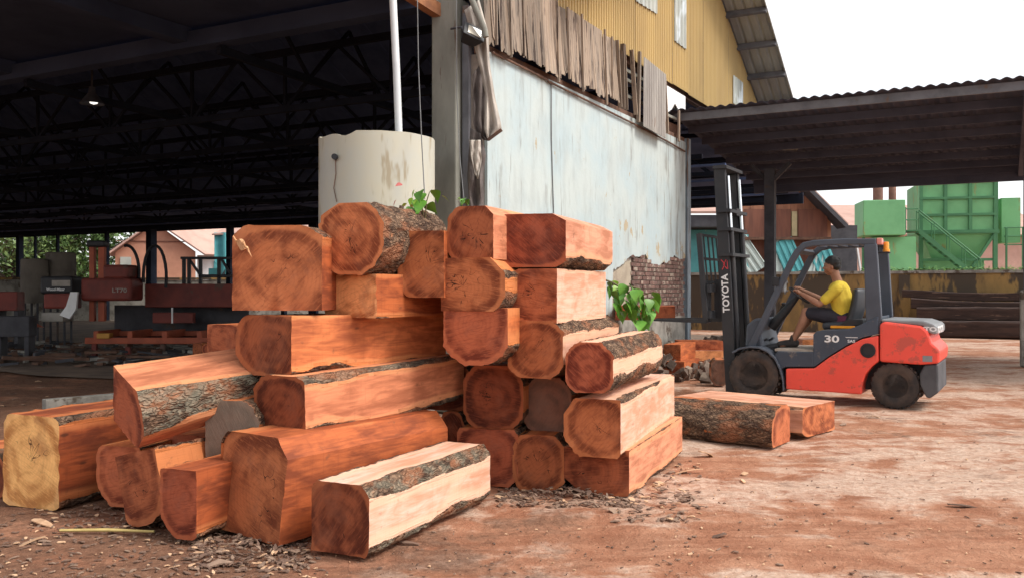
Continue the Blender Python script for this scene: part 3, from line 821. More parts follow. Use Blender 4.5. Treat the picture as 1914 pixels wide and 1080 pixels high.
    cn = len(V); V.append((skew[0] * ca + skew[1] * cb, 0, 0)); W.append(-.05); RH.append(0)
    cf = len(V); V.append((L, -farshift[0], farshift[1])); W.append(-.05); RH.append(0)
    for base_i, cc, fl_ in ((0, cn, False), (nl * n, cf, True)):
        i0 = len(V)
        pc = Vector(V[cc])
        for k in range(n):
            q_ = Vector(V[base_i + k]); w_ = pc.lerp(q_, .94)
            flat = (skew[0] * (-(w_.y) + ca) + skew[1] * (w_.z + cb)) if not fl_ else L
            V.append((flat, w_.y, w_.z)); W.append(-.05); RH.append(RH[base_i + k] * .94)
        for k in range(n):
            k2 = (k + 1) % n
            if fl_: ends.append((cc, i0 + k, i0 + k2)); ends.append((i0 + k, base_i + k, base_i + k2, i0 + k2))
            else: ends.append((cc, i0 + k2, i0 + k)); ends.append((i0 + k2, base_i + k2, base_i + k, i0 + k))
    def sub(nm, fs_end, fs_side, mats):
        used = sorted({q for f in fs_end + fs_side for q in f}); mp = {q: i for i, q in enumerate(used)}
        me = bpy.data.meshes.new(nm)
        me.from_pydata([V[q] for q in used], [], [tuple(mp[q] for q in f) for f in fs_end + fs_side])
        for m in mats: me.materials.append(m)
        me.polygons.foreach_set('material_index', [0] * len(fs_end) + [len(mats) - 1] * len(fs_side))
        for an, data in (('rho', RH), ('wane', W)):
            at_ = me.attributes.new(an, 'FLOAT', 'POINT'); at_.data.foreach_set('value', [data[q] for q in used])
        me.polygons.foreach_set('use_smooth', [True] * len(me.polygons)); me.set_sharp_from_angle(angle=R(28))
        me.update()
        return me
    o = bpy.data.objects.new(name, sub(name, ends, side, [m_end, m_side]))
    COL.objects.link(o)
    rot = Matrix.Rotation(R(90 - yaw), 4, 'Z') @ Matrix.Rotation(R(-pitch), 4, 'Y') @ Matrix.Rotation(R(roll), 4, 'X')
    o.matrix_world = Matrix.Translation(c + rot @ Vector((0, -ca, cb))) @ rot
    parts = [o]
    if barkf:
        bo = bpy.data.objects.new('bark', sub('bark', [], barkf, [m_bark]))
        COL.objects.link(bo); bo.parent = o
        parts.append(bo)
    for q in parts:
        q['tone'] = float(tone); q['endtone'] = float(endtone); q['grey'] = float(grey); q['moss'] = float(moss)
    tag(o, label, 'log', group)
    return o

LG = make_log
# the three long logs across the front of the pile, bottom to top, and the pale one on the ground before them
LG('squared_log', 'large squared log lying on the ground behind the pale pink-topped log', (402, 822, 540, 1014), 5.42, 1.44, 33, trunk=(.3, -.12, 1.6, 1.36), cham=((42, 1.22),), tone=.22, endtone=.44, seed=1, wob=.05, far=(1, .98), skew=(-.12, .14), farpx=837)
LG('squared_log', 'pale pink sawn log lying alone on the dirt in front of the pile', (582, 908, 690, 1043), 5.1, 1.52, 25, trunk=(-.08, -.04, 1.24, 1.24), tone=1.0, endtone=.2, seed=2, moss=.3, wob=.045, far=(1.02, .98))
LG('squared_log', 'orange log with dark bark along its wavy top edge, middle one of three long logs', (475, 705, 570, 818), 5.85, 1.56, 34, pitch=2.0, trunk=(.15, -.02, 1.16, 1.12), tone=.60, endtone=.12, seed=3, wob=.11, moss=.2, far=(1, .93), farpx=868)
LG('squared_log', 'orange log with arched grain, topmost of three long logs', (440, 590, 545, 706), 6.0, 1.47, 35, trunk=(.2, .05, 1.20, 1.14), tone=.52, endtone=.26, seed=4, wob=.10, far=(1, .92), farpx=834)
# the upper tier
LG('squared_log', 'big square-faced log with a splinter hanging from its corner', (434, 421, 602, 580), 6.15, 1.15, 4, trunk=(.0, -.25, 1.5, 1.32), tone=.2, endtone=.46, seed=5, wob=.03, bark=True, rag=.012)
LG('round_log', 'round log with flaky bark on top below the cream tank', (597, 377, 716, 513), 6.25, 1.75, 20, trunk=(-.02, .06, 1.0, 1.08), cham=((120, 1.06),), tone=.6, endtone=.5, seed=6, farpx=838, wob=.035)
LG('squared_log', 'short log with pale wavy figured end under the round barked log', (607, 512, 703, 594), 6.35, 1.0, 28, trunk=(.1, 0, 1.35, 1.3), tone=.25, endtone=.78, seed=7, wob=.08, rag=.02)
LG('squared_log', 'round-sided log in shade between the barked log and the D-shaped log', (743, 431, 830, 556), 6.56, 1.3, 14, trunk=(.4, 0, 1.4, 1.25), tone=.3, endtone=.33, seed=8, wob=.03)
LG('squared_log', 'mostly hidden log end just above the topmost long log', (740, 556, 834, 640), 7.35, .8, 14, trunk=(0, -.1, 1.05, 1.12), tone=.3, endtone=.28, seed=9, wob=.03)
LG('squared_log', 'log beside the small leafy sprig at the top of the pile', (836, 384, 922, 484), 6.5, 1.6, 22, trunk=(.25, -.1, 1.32, 1.3), cham=((45, 1.2),), tone=.62, endtone=.40, seed=10, wob=.05)
LG('squared_log', 'topmost log with dark square end overhanging the plaster wall', (939, 398, 1056, 499), 6.6, 1.45, 20, trunk=(-.15, .35, 1.45, 1.5), cham=((62, 1.22),), tone=.72, endtone=.14, seed=11, wob=.07, skew=(.1, 0))
LG('squared_log', 'D-shaped log end with curved sapwood edge, flat on its other side', (824, 481, 944, 582), 6.45, 1.6, 18, trunk=(-.3, -.05, 1.3, 1.38), cham=((45, 1.2),), tone=.4, endtone=.45, seed=12, wob=.02)
LG('squared_log', 'round-bottomed log end under the D-shaped one', (829, 576, 949, 684), 6.45, 1.6, 18, trunk=(0, .45, 1.12, 1.45), tone=.4, endtone=.36, seed=13, wob=.02)
LG('squared_log', 'log with blunt rounded end and pale side under the topmost square log', (946, 502, 1041, 604), 6.62, 1.45, 20, trunk=(.3, 0, 1.3, 1.16), cham=((135, 1.22),), tone=.92, endtone=.26, seed=14, wob=.08)
LG('squared_log', 'octagonal log end with barked top behind the small pale round log', (949, 600, 1052, 708), 6.6, 1.75, 20, trunk=(.0, 0, 1.12, 1.1), cham=((135, 1.26), (-45, 1.3), (-135, 1.2)), tone=.85, endtone=.36, seed=15, wob=.06)
LG('round_log', 'bright round log with peeling bark, top of the three outer logs', (1056, 640, 1146, 739), 6.45, 1.88, 20, trunk=(.0, 0, 1.02, 1.04), cham=((-90, .98), (180, .98)), tone=.95, endtone=.36, seed=16, wob=.045)
LG('squared_log', 'round-ended pale log, middle of the three outer logs', (1054, 747, 1160, 857), 6.5, 2.2, 20, trunk=(.22, .0, 1.2, 1.13), tone=.95, endtone=.38, seed=17, wob=.075, far=(1, .95))
LG('squared_log', 'orange squared log on the ground at the outer bottom corner of the pile', (1054, 842, 1176, 929), 6.62, 1.92, 22, trunk=(-.1, .05, 1.42, 1.4), cham=((-128, 1.2),), tone=.66, endtone=.24, seed=18, wob=.05)
# the shaded ends set back in the pile
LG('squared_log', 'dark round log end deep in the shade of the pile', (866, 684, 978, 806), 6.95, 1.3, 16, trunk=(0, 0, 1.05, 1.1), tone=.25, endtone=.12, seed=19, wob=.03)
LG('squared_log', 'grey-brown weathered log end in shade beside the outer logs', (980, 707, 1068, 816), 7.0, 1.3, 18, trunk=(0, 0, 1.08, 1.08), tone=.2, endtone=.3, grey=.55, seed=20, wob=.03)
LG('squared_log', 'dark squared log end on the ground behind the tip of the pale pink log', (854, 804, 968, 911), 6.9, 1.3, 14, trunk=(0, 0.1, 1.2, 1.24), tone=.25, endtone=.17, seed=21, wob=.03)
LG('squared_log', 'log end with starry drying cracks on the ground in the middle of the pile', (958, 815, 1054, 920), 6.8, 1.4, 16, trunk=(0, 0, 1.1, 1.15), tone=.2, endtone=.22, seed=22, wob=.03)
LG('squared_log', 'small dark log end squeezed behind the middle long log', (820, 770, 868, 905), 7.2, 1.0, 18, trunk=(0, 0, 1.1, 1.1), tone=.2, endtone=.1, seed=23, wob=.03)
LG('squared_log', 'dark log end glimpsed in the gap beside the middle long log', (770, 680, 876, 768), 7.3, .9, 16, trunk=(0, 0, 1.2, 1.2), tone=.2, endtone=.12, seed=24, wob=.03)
# the loose logs on the shed side
LG('squared_log', 'pale yellow-ended log lying apart at the edge of the pile', (6, 780, 110, 956), 6.2, 1.15, 24, trunk=(0, 0, 1.34, 1.2), cham=((135, 1.45),), tone=.10, endtone=.98, seed=26, wob=.05, rag=.012)
LG('squared_log', 'dark log mostly out of view behind the pale yellow-ended log', (-70, 845, 8, 945), 6.6, 1.2, 40, trunk=(0, 0, 1.1, 1.1), tone=.2, endtone=.25, seed=27, wob=.03)
LG('half_log', 'half log with lichen-grey bark and wide orange sawn top leaning on the others', (214, 712, 266, 834), 5.72, 1.0, 48, pitch=8, roll=20, trunk=(-.2, -.6, 1.2, 2.1), cham=((-35, 1.2),), tone=.6, endtone=.3, moss=.45, seed=28, wob=.045, far=(.9, .72), farshift=(0, .02))
LG('round_log', 'grey weathered round log propping up the leaning half log', (384, 750, 484, 884), 6.0, .9, 14, trunk=(0, -.08, 1.06, 1.14), tone=.15, endtone=.3, grey=.9, seed=29, wob=.03)
LG('squared_log', 'small round-bottomed log end between the pale log and the slanting one', (180, 836, 262, 950), 6.2, .9, 16, trunk=(.1, .2, 1.1, 1.24), tone=.45, endtone=.5, seed=30, wob=.03)
LG('squared_log', 'slanting D-shaped log end standing out towards the stick on the ground', (226, 848, 302, 986), 5.72, .95, 24, roll=-14, trunk=(-.2, .35, 1.3, 1.36), tone=.3, endtone=.38, seed=31, wob=.03)
LG('squared_log', 'short dark red log with rounded lower corner beside the large squared log', (299, 880, 367, 1011), 5.45, .75, 22, trunk=(.25, .25, 1.3, 1.27), tone=.12, endtone=.2, seed=32, wob=.04)
LG('squared_log', 'block behind the leaning half log under the sawmill rail', (387, 607, 446, 662), 8.6, .7, 30, trunk=(0, 0, 1.3, 1.3), tone=.3, endtone=.4, seed=33, wob=.03)
# outliers by the forklift
LG('squared_log', 'dark barky slab log lying on the dirt near the forklift front wheel', (1441, 764, 1476, 838), 8.67, 2.1, -54, trunk=(.3, -.3, 1.22, 1.28), tone=.05, endtone=.5, seed=34, wob=.10, group='logs lying on the yard')
LG('squared_log', 'pale-topped log behind the dark barky slab log', (1500, 762, 1560, 819), 9.2, 1.5, -48, trunk=(.1, .1, 1.4, 1.3), tone=.8, endtone=.42, seed=35, wob=.07, group='logs lying on the yard')
LG('log_block', 'dark round block standing behind the forklift front wheel', (1328, 672, 1362, 720), 14.2, .5, 10, trunk=(0, 0, 1.02, 1.05), tone=.1, endtone=.1, grey=.5, seed=36, wob=.03, group='logs lying on the yard', nl=12)

# ------------------------------------------------------------------ forklift (local: x forward, y its left side, z up)
m_red = mat('red_truck_paint', (0.86, 0.090, 0.058), (0.80, 0.080, 0.052), 2.0, 0.42, c3=(0.54, 0.085, 0.058), t3=0.55, s3=6.0, coat=0.1, bump=0.05)
m_navy = mat('navy_truck_paint', (0.052, 0.066, 0.090), (0.040, 0.050, 0.068), 2.0, 0.5, c3=(0.15, 0.125, 0.11), t3=0.57, s3=5.0)
m_guard = mat('charcoal_guard_paint', (0.070, 0.080, 0.100), (0.052, 0.060, 0.076), 2.0, 0.5)
m_mast = mat('black_mast_steel', (0.022, 0.023, 0.027), (0.035, 0.033, 0.034), 3.0, 0.6, c3=(0.08, 0.06, 0.05), t3=0.64)
m_chrome = mat('polished_rod', (0.75, 0.76, 0.78), (0.6, 0.6, 0.62), 2.0, 0.18, metal=1.0)
m_tyre = mat('dusty_rubber', (0.030, 0.026, 0.025), (0.085, 0.057, 0.043), 5.0, 0.9, bump=0.3)
m_rim = mat('dusty_rim', (0.050, 0.044, 0.042), (0.085, 0.064, 0.052), 5.0, 0.7)
m_cwgrey = mat('grey_cover', (0.24, 0.245, 0.25), (0.17, 0.17, 0.175), 3.0, 0.55)
m_dirtgrey = mat('dirty_bumper_grey', (0.085, 0.085, 0.09), (0.05, 0.05, 0.055), 3.0, 0.75, c3=(0.16, 0.12, 0.095), t3=0.58)
m_amber = mat('amber_lens', (0.85, 0.33, 0.03), (0.75, 0.27, 0.02), 3.0, 0.25)
m_redlens = mat('faded_red_lens', (0.70, 0.25, 0.20), (0.6, 0.2, 0.16), 3.0, 0.3)
m_seat = mat('black_vinyl', (0.035, 0.038, 0.044), (0.026, 0.028, 0.032), 5.0, 0.45)
m_steelplate = mat('worn_step_plate', (0.40, 0.34, 0.28), (0.25, 0.20, 0.16), 4.0, 0.6)
m_emblem = mat('red_emblem', (0.62, 0.05, 0.06), (0.6, 0.05, 0.06), 3, 0.5)

fk = empty('forklift', (3.59, 12.92, 0), math.atan2(.503, -.866), 'red and dark grey forklift truck with tall black mast and open cab', 'forklift')
mb = MB(); mb.prism([(-.432, .455), (-.80, .475), (-.985, .624), (-1.2, .77), (-1.40, .88), (-1.595, .93), (-1.6, .60), (-1.52, .53), (-1.44, .42), (-1.405, .30), (-1.393, .165), (-.432, .18)], -.56, .58)
mb.build('body', m_red, fk, bevel=.018)
mb = MB(); mb.prism([(-.425, .475), (-.79, .49), (-.79, .69), (-.32, .685), (-.27, .62), (-.335, .50), (-.36, .44)], -.56, .565)
mb.build('step', m_navy, fk, bevel=.012)
mb = MB(); mb.prism([(-.785, .50), (-.785, .92), (-.83, .965), (-.90, .98), (-1.23, 1.0), (-1.36, 1.055), (-1.59, 1.17), (-1.59, .945), (-1.40, .895), (-1.2, .785), (-.985, .64), (-.80, .492)], -.535, .56)
mb.build('hood', m_navy, fk, bevel=.025)
mb = MB(); mb.prism([(-1.612, .595), (-1.612, 1.075), (-1.66, 1.108), (-2.10, 1.062), (-2.17, 1.0), (-2.20, .925), (-2.22, .855), (-2.28, .80), (-2.315, .755), (-2.30, .60), (-2.09, .575)], -.58, .585)
cw = mb.build('counterweight', m_red, fk, bevel=.035)
mb = MB(); mb.prism([(-1.62, 1.105), (-1.63, 1.14), (-2.12, 1.125), (-2.24, 1.085), (-2.275, 1.05), (-2.275, .965), (-2.24, .955), (-2.16, .985), (-2.12, 1.06)], -.55, .552)
mb.build('rear_cover', m_cwgrey, fk, bevel=.02)
mb = MB(); mb.prism([(-2.13, .572), (-2.285, .592), (-2.295, .24), (-2.19, .155), (-2.15, .17), (-2.085, .32), (-2.075, .45)], -.55, .555)
mb.build('bumper', m_dirtgrey, fk, bevel=.03)
mb = MB(); mb.box((-1.75, 0, .42), (.75, .64, .42)); mb.box((-.4, 0, .5), (1.0, .8, .4)); mb.build('chassis', m_black, fk)
mb = MB(); mb.lathe([(.088, 0), (.095, .012), (.075, .014), (.07, -.04), (0, -.04)], 20, axis='y', o=(-1.472, .582, .735)); mb.build('side_port', m_black, fk, smooth=40)
mb = MB(); mb.box((-2.17, .588, .655), (.11, .006, .075)); mb.build('worn_sticker', m_cwgrey, fk)
# wheels
def wheel(x, y, rad, wid, rimr):
    w_ = bpy.data.objects.new('wheel', None); COL.objects.link(w_); w_.parent = fk; w_.location = (x, y, rad)
    sgn = 1 if y > 0 else -1
    mb = MB(); h_ = wid / 2
    mb.lathe([(rimr, -h_ * .8), (rimr + .03, -h_ * .95), (rad - .05, -h_), (rad - .012, -h_ * .82), (rad, -h_ * .5), (rad, h_ * .5), (rad - .012, h_ * .82), (rad - .05, h_), (rimr + .03, h_ * .95), (rimr, h_ * .8)], 40, axis='y')
    for k in range(26):
        a = 2 * math.pi * k / 26
        for q in (-1, 1):
            mb.box(((rad - .002) * math.cos(a + q * .05), q * h_ * .42, (rad - .002) * math.sin(a + q * .05)), (.018, h_ * .8, .035), (0, -a, q * .35))
    place(mb.mesh('tyre', m_tyre, 35), 'tyre', w_)
    mb = MB(); s_ = sgn
    mb.lathe([(rimr + .004, s_ * h_ * .80), (rimr - .015, s_ * h_ * .72), (rimr - .03, s_ * h_ * .45), (rimr * .62, s_ * h_ * .35), (rimr * .55, s_ * h_ * .55), (rimr * .3, s_ * h_ * .6), (0, s_ * h_ * .62)], 28, axis='y')
    place(mb.mesh('rim', m_rim, 35), 'rim', w_)
    mb = MB()
    for k in range(6):
        a = 2 * math.pi * k / 6
        mb.lathe([(.014, 0), (.014, s_ * .03), (0, s_ * .03)], 6, axis='y', o=(rimr * .78 * math.cos(a), s_ * h_ * .40, rimr * .78 * math.sin(a)))
    place(mb.mesh('lug_nuts', m_rim), 'lug_nuts', w_)
wheel(0, .49, .345, .23, .20); wheel(0, -.49, .345, .23, .20)
wheel(-1.79, .46, .292, .18, .155); wheel(-1.79, -.46, .292, .18, .155)
# front fenders
for sg in (-1, 1):
    prof = [(.30, .655), (.20, .715), (.06, .745), (-.08, .74), (-.20, .69), (-.30, .60), (-.365, .47), (-.405, .32), (-.415, .17)]
    mb = MB(); y0, y1 = (.30, .605) if sg > 0 else (-.605, -.30)
    outer = prof; inner = [(p[0] * .955 + .0, p[1] - .028) for p in prof]
    mb.prism(outer + inner[::-1], y0, y1); mb.build('fender', m_guard, fk, bevel=.008)
mb = MB(); mb.box((-.55, 0, .70), (.55, 1.06, .03)); mb.build('floor_plate', m_steelplate, fk)
mb = MB(); mb.prism([(.16, .72), (.14, 1.02), (.02, 1.12), (-.12, 1.12), (-.05, .95), (-.10, .72)], -.45, .45); mb.build('dashboard', m_guard, fk, bevel=.03)
mb = MB(); mb.tube([(-.1, .02, .98), (-.30, .02, 1.22), (-.47, .02, 1.42)], [.075, .06, .03], 10); mb.build('steering_column', m_black, fk, smooth=40)
sw = MB(); cpt = Vector((-.485, .02, 1.435)); ax = Vector((-.62, 0, .78)).normalized(); e1 = Vector((0, 1, 0)); e2 = ax.cross(e1)
ring = [cpt + (e1 * math.cos(2 * math.pi * k / 28) + e2 * math.sin(2 * math.pi * k / 28)) * .165 for k in range(29)]
sw.tube(ring, .013, 6, caps=False)
for k in (0, 9, 19): sw.tube([cpt, ring[k]], .010, 5)
sw.tube([ring[16], ring[16] + ax * .05], [.018, .022], 8)
sw.build('steering_wheel', m_black, fk, smooth=40)
for yy in (-.2, -.27, -.34):
    mb = MB(); mb.tube([(-.12, yy, 1.1), (-.2, yy, 1.3)], [.008, .008], 6); mb.lathe([(0, -.02), (.02, 0), (0, .025)], 8, o=(-.2, yy, 1.31)); mb.build('lever', m_black, fk)
mb = MB(); mb.box((-.06, .30, .80), (.14, .1, .02), (0, .6, 0)); mb.box((-.08, .05, .80), (.14, .1, .02), (0, .6, 0)); mb.build('pedals', m_black, fk)
# overhead guard
for sg in (-1, 1):
    y = .50 * sg
    path = [(.06, .72), (-.03, .90), (-.15, 1.16), (-.50, 1.90), (-.57, 2.02), (-.66, 2.10), (-.78, 2.125), (-1.15, 2.135), (-1.56, 2.125)]
    th = [.045, .043, .042, .042, .042, .042, .04, .04, .04]
    up_, lo_ = [], []
    for i, p in enumerate(path):
        q0, q1 = path[max(0, i - 1)], path[min(len(path) - 1, i + 1)]
        d = Vector((q1[0] - q0[0], q1[1] - q0[1])).normalized(); nrm = Vector((d.y, -d.x))
        up_.append((p[0] + nrm.x * th[i], p[1] + nrm.y * th[i])); lo_.append((p[0] - nrm.x * th[i], p[1] - nrm.y * th[i]))
    mb = MB(); mb.prism(up_ + lo_[::-1], y - .035, y + .035); mb.build('guard_front_pillar', m_guard, fk, bevel=.014)
    mb = MB(); mb.prism([(-1.41, 2.09), (-1.57, 2.10), (-1.63, 1.16), (-1.60, .95), (-1.45, .95), (-1.43, 1.3)], y - .04, y + .04); mb.build('guard_rear_pillar', m_guard, fk, bevel=.014)
for x in (-.75, -.89, -1.03, -1.17, -1.31, -1.52):
    mb = MB(); mb.box((x, 0, 2.135), (.035 if x > -1.5 else .08, .94, .06)); mb.build('guard_bar', m_guard, fk)
mb = MB(); mb.box((-.56, 0, 2.03), (.06, .94, .06), (0, .9, 0)); mb.build('guard_bar', m_guard, fk)
mb = MB(); mb.box((-1.595, .44, 2.13), (.07, .12, .085)); mb.build('rear_lamp', m_redlens, fk, bevel=.012)
mb = MB(); mb.lathe([(.045, 0), (.045, .03), (.035, .032), (.035, .10), (.03, .125), (0, .13)], 16, o=(-1.66, .36, 2.0)); mb.build('beacon', m_amber, fk, smooth=40)
mb = MB(); mb.box((-1.63, .38, 1.985), (.16, .1, .02)); mb.tube([(-1.58, .42, 2.0), (-1.58, .42, 2.08)], .012, 6); mb.build('beacon_bracket', m_black, fk)
mb = MB(); mb.box((-.29, .50, 1.62), (.09, .12, .12)); mb.tube([(-.32, .49, 1.60), (-.40, .49, 1.62)], .012, 6); mb.build('work_lamp', m_black, fk, bevel=.02)
mb = MB(); mb.tube([(-.42, .42, 1.60), (-.34, .30, 1.72), (-.35, .28, 1.45), (-.42, .42, 1.50)], .01, 5); mb.box((-.345, .29, 1.58), (.02, .16, .2)); mb.build('mirror', m_cwgrey, fk)
# seat
mb = MB(); mb.box((-1.06, .0, 1.04), (.46, .50, .10), (0, .1, 0)); mb.build('seat_cushion', m_seat, fk, bevel=.04)
mb = MB()
mb.grid(lambda u, v_: (-1.23 - .10 * v_ - .03 * math.sin(v_ * 3.1) + .09 * (2 * u - 1) ** 2, (u - .5) * .48 * (1 - .25 * v_ ** 3), 1.04 + .48 * v_), 12, 10)
so = mb.build('seat_back', m_seat, fk, smooth=60, solid=.08)
mb = MB(); mb.prism([(-1.0, .98), (-1.36, 1.05), (-1.36, 1.12), (-1.18, 1.13), (-1.0, 1.0)], -.27, .27); mb.build('seat_bracket', m_black, fk, bevel=.02)
mb = MB(); mb.box((-1.12, .35, 1.02), (.30, .06, .03)); mb.build('yellow_seat_label', m_amber, fk)
# mast: two channels, cross members, lift cylinder, chains
def mx(z): return .37 + .056 * z           # slightly tipped forward
mz = lambda z, dx=0, y=0: (mx(z) + dx, y, z)
for sg in (-1, 1):
    y = .36 * sg
    mb = MB(); mb.bar(mz(.05, 0, y), mz(3.27, 0, y), .014, .15, up=(1, 0, 0)); 
    mb.bar(mz(.05, .07, y - sg * .04), mz(3.27, .07, y - sg * .04), .09, .016, up=(1, 0, 0)); mb.bar(mz(.05, -.07, y - sg * .04), mz(3.27, -.07, y - sg * .04), .09, .016, up=(1, 0, 0))
    mb.build('mast_channel', m_mast, fk)
    mb = MB(); mb.bar(mz(.12, .0, y - sg * .075), mz(3.2, .0, y - sg * .075), .05, .11, up=(1, 0, 0)); mb.build('inner_channel', m_mast, fk)
    mb = MB(); mb.tube([mz(.3, -.1, sg * .27), mz(2.35, -.1, sg * .27)], .035, 10); mb.build('lift_cylinder', m_mast, fk, smooth=40)
    mb = MB(); mb.tube([mz(2.35, -.1, sg * .27), mz(3.12, -.1, sg * .27)], .022, 10); mb.build('cylinder_rod', m_chrome, fk, smooth=40)
    mb = MB(); mb.bar(mz(1.2, .02, sg * .12), mz(3.0, .02, sg * .12), .03, .015); mb.build('lift_chain', m_mast, fk)
    mb = MB(); mb.tube([mz(.9, -.02, sg * .06), mz(2.9, -.02, sg * .06)], .014, 6); mb.build('hose', m_black, fk)
for z, w_, dx in ((3.24, .80, .0), (2.62, .84, -.03), (2.36, .80, -.02), (2.0, .86, -.03), (.45, .8, -.06)):
    mb = MB(); mb.box(mz(z, dx - .02), (.20, w_, .045)); mb.build('mast_crossmember', m_mast, fk)
mb = MB(); mb.box(mz(2.62, -.13), (.03, .2, .1)); mb.build('mast_bracket', m_mast, fk)
for sg in (-1, 1):
    mb = MB(); mb.tube([(.2, sg * .3, .62), (-.25, sg * .3, .74)], .04, 8); mb.build('tilt_cylinder', m_mast, fk)
# carriage, load backrest, forks
FZ = 1.08
for z in (FZ + .08, FZ + .45):
    mb = MB(); mb.box((.66, 0, z), (.05, 1.0, .11)); mb.build('carriage_bar', m_mast, fk)
for sg in (-1, 1):
    mb = MB(); mb.box((.60, sg * .2, FZ + .3), (.12, .06, .55)); mb.build('carriage_plate', m_mast, fk)
    mb = MB(); mb.bar((.70, sg * .49, FZ), (.80, sg * .49, 2.30), .05, .07, up=(1, 0, 0)); mb.build('backrest_post', m_mast, fk)
    mb = MB(); mb.prism([(.69, FZ + .52), (.735, FZ + .52), (.735, FZ + .02), (1.78, FZ - .008), (1.78, FZ - .02), (.73, FZ - .045), (.69, FZ - .03)], sg * .34 - .06, sg * .34 + .06); mb.build('fork', m_mast, fk)
for y in (-.30, -.1, .1, .30):
    mb = MB(); mb.bar((.735, y, FZ + .5), (.80, y, 2.28), .02, .02, up=(1, 0, 0)); mb.build('backrest_rod', m_mast, fk)
for z in (1.62, 1.95, 2.29):
    mb = MB(); mb.box((.70 + .083 * (z - FZ), 0, z), (.035, 1.0, .035)); mb.build('backrest_bar', m_mast, fk)
# lettering
text_part('mast_lettering', 'TOYOTA', .132, m_white, fk, (mx(1.46) + .0, .3685, 1.46), (.056, 0, 1), (1, 0, -.056), bold=.004, squash=.98)
em = MB()
for a0, a1, r_ in ((-1.2, 1.9, .05), (1.9, 5.0, .05)):
    pts = [mz(1.86 + r_ * 1.3 * math.sin(a0 + (a1 - a0) * k / 8), .02 + r_ * .6 * math.cos(a0 + (a1 - a0) * k / 8), .369) for k in range(9)]
em.tube([mz(1.93, -.03, .369), mz(1.86, .01, .369), mz(1.80, -.04, .369)], .006, 5); em.tube([mz(1.93, .04, .369), mz(1.87, -.01, .369), mz(1.79, .03, .369)], .006, 5); em.tube([mz(1.92, -.045, .369), mz(1.80, -.05, .369)], .004, 5)
em.build('mast_emblem', m_emblem, fk)
XD = (-1, 0, 0)
text_part('hood_lettering', '30', .125, m_white, fk, (-1.02, .562, .865), XD, (0, 0, 1), bold=.003, squash=1.55)
text_part('hood_lettering', 'SAS', .05, m_white, fk, (-1.265, .562, .845), XD, (0, 0, 1), bold=.001, squash=1.2)
mb = MB(); mb.box((-1.27, .562, .895), (.15, .004, .008)); mb.build('hood_lettering', m_white, fk)
text_part('cover_lettering', 'TOYOTA', .12, m_white, fk, (-2.279, .13, 1.005), (0, -1, 0), (0, 0, 1), bold=.004, squash=1.5)
text_part('cover_lettering', 'TO', .075, m_white, fk, (-2.20, .555, 1.02), XD, (.06, 0, 1), bold=.004, squash=1.35)

# timber carried on the forks
flat = make_log('timber_flitch', 'red-brown flitch of timber carried on the raised forks', (1150, 572, 1262, 598), 14.0, .8, 8, trunk=(0, 0, 1.5, 2.2), tone=.12, endtone=.25, seed=41, wob=.03, group='logs lying on the yard', nl=14)

# ------------------------------------------------------------------ driver
def capsules(parts, voxel, name, mats, parent, smooth_it=4):
    mb = MB()
    for (pts, rs) in parts:
        P, Q = [], []
        # round both ends with short shrinking rings
        p0, p1 = Vector(pts[0]), Vector(pts[-1])
        d0 = (Vector(pts[1]) - p0).normalized(); d1 = (p1 - Vector(pts[-2])).normalized()
        for k in (.0, .35, .65, .87): P.append(p0 - d0 * rs[0] * math.sqrt(max(0, 1 - k * k)) * .98); Q.append(max(.001, rs[0] * k))
        P += [Vector(p) for p in pts]; Q += list(rs)
        for k in (.87, .65, .35, .0): P.append(p1 + d1 * rs[-1] * math.sqrt(max(0, 1 - k * k)) * .98); Q.append(max(.001, rs[-1] * k))
        mb.tube(P, Q, 14)
    o = mb.build(name, mats, parent)
    rm = o.modifiers.new('rm', 'REMESH'); rm.mode = 'VOXEL'; rm.voxel_size = voxel; rm.use_smooth_shade = True
    sm = o.modifiers.new('sm', 'SMOOTH'); sm.iterations = smooth_it; sm.factor = .5
    dg = bpy.context.evaluated_depsgraph_get()
    me = bpy.data.meshes.new_from_object(o.evaluated_get(dg))
    o.modifiers.clear(); o.data = me; me.name = name
    me.polygons.foreach_set('use_smooth', [True] * len(me.polygons))
    return o
m_skin = mat('tanned_skin', (0.36, 0.175, 0.105), (0.31, 0.145, 0.085), 8, 0.55)
m_hair = mat('black_hair', (0.012, 0.011, 0.011), (0.02, 0.018, 0.017), 20, 0.5, bump=.5)
m_shirt = mat('yellow_tshirt', (0.70, 0.52, 0.055), (0.56, 0.39, 0.04), 5, 0.9, bump=.9, bscale=9)
m_shorts = mat('dark_shorts', (0.028, 0.026, 0.036), (0.02, 0.018, 0.024), 6, 0.85)
m_maroon = mat('maroon_panel', (0.14, 0.03, 0.07), (0.1, 0.025, 0.05), 6, 0.85)
m_shoe = mat('dark_shoe', (0.03, 0.026, 0.024), (0.05, 0.042, 0.036), 8, 0.8)
m_eye = mat('eye', (0.02, 0.015, 0.012), (0.02, 0.015, 0.012), 5, 0.2)

pr = empty('person', Vector((3.59, 12.92, .71)) , math.atan2(.503, -.866), 'person in yellow t-shirt and dark shorts sitting at the forklift steering wheel', 'person')
dz = -.71
def P3(x, y, z): return (x, y, z + dz)
body = []
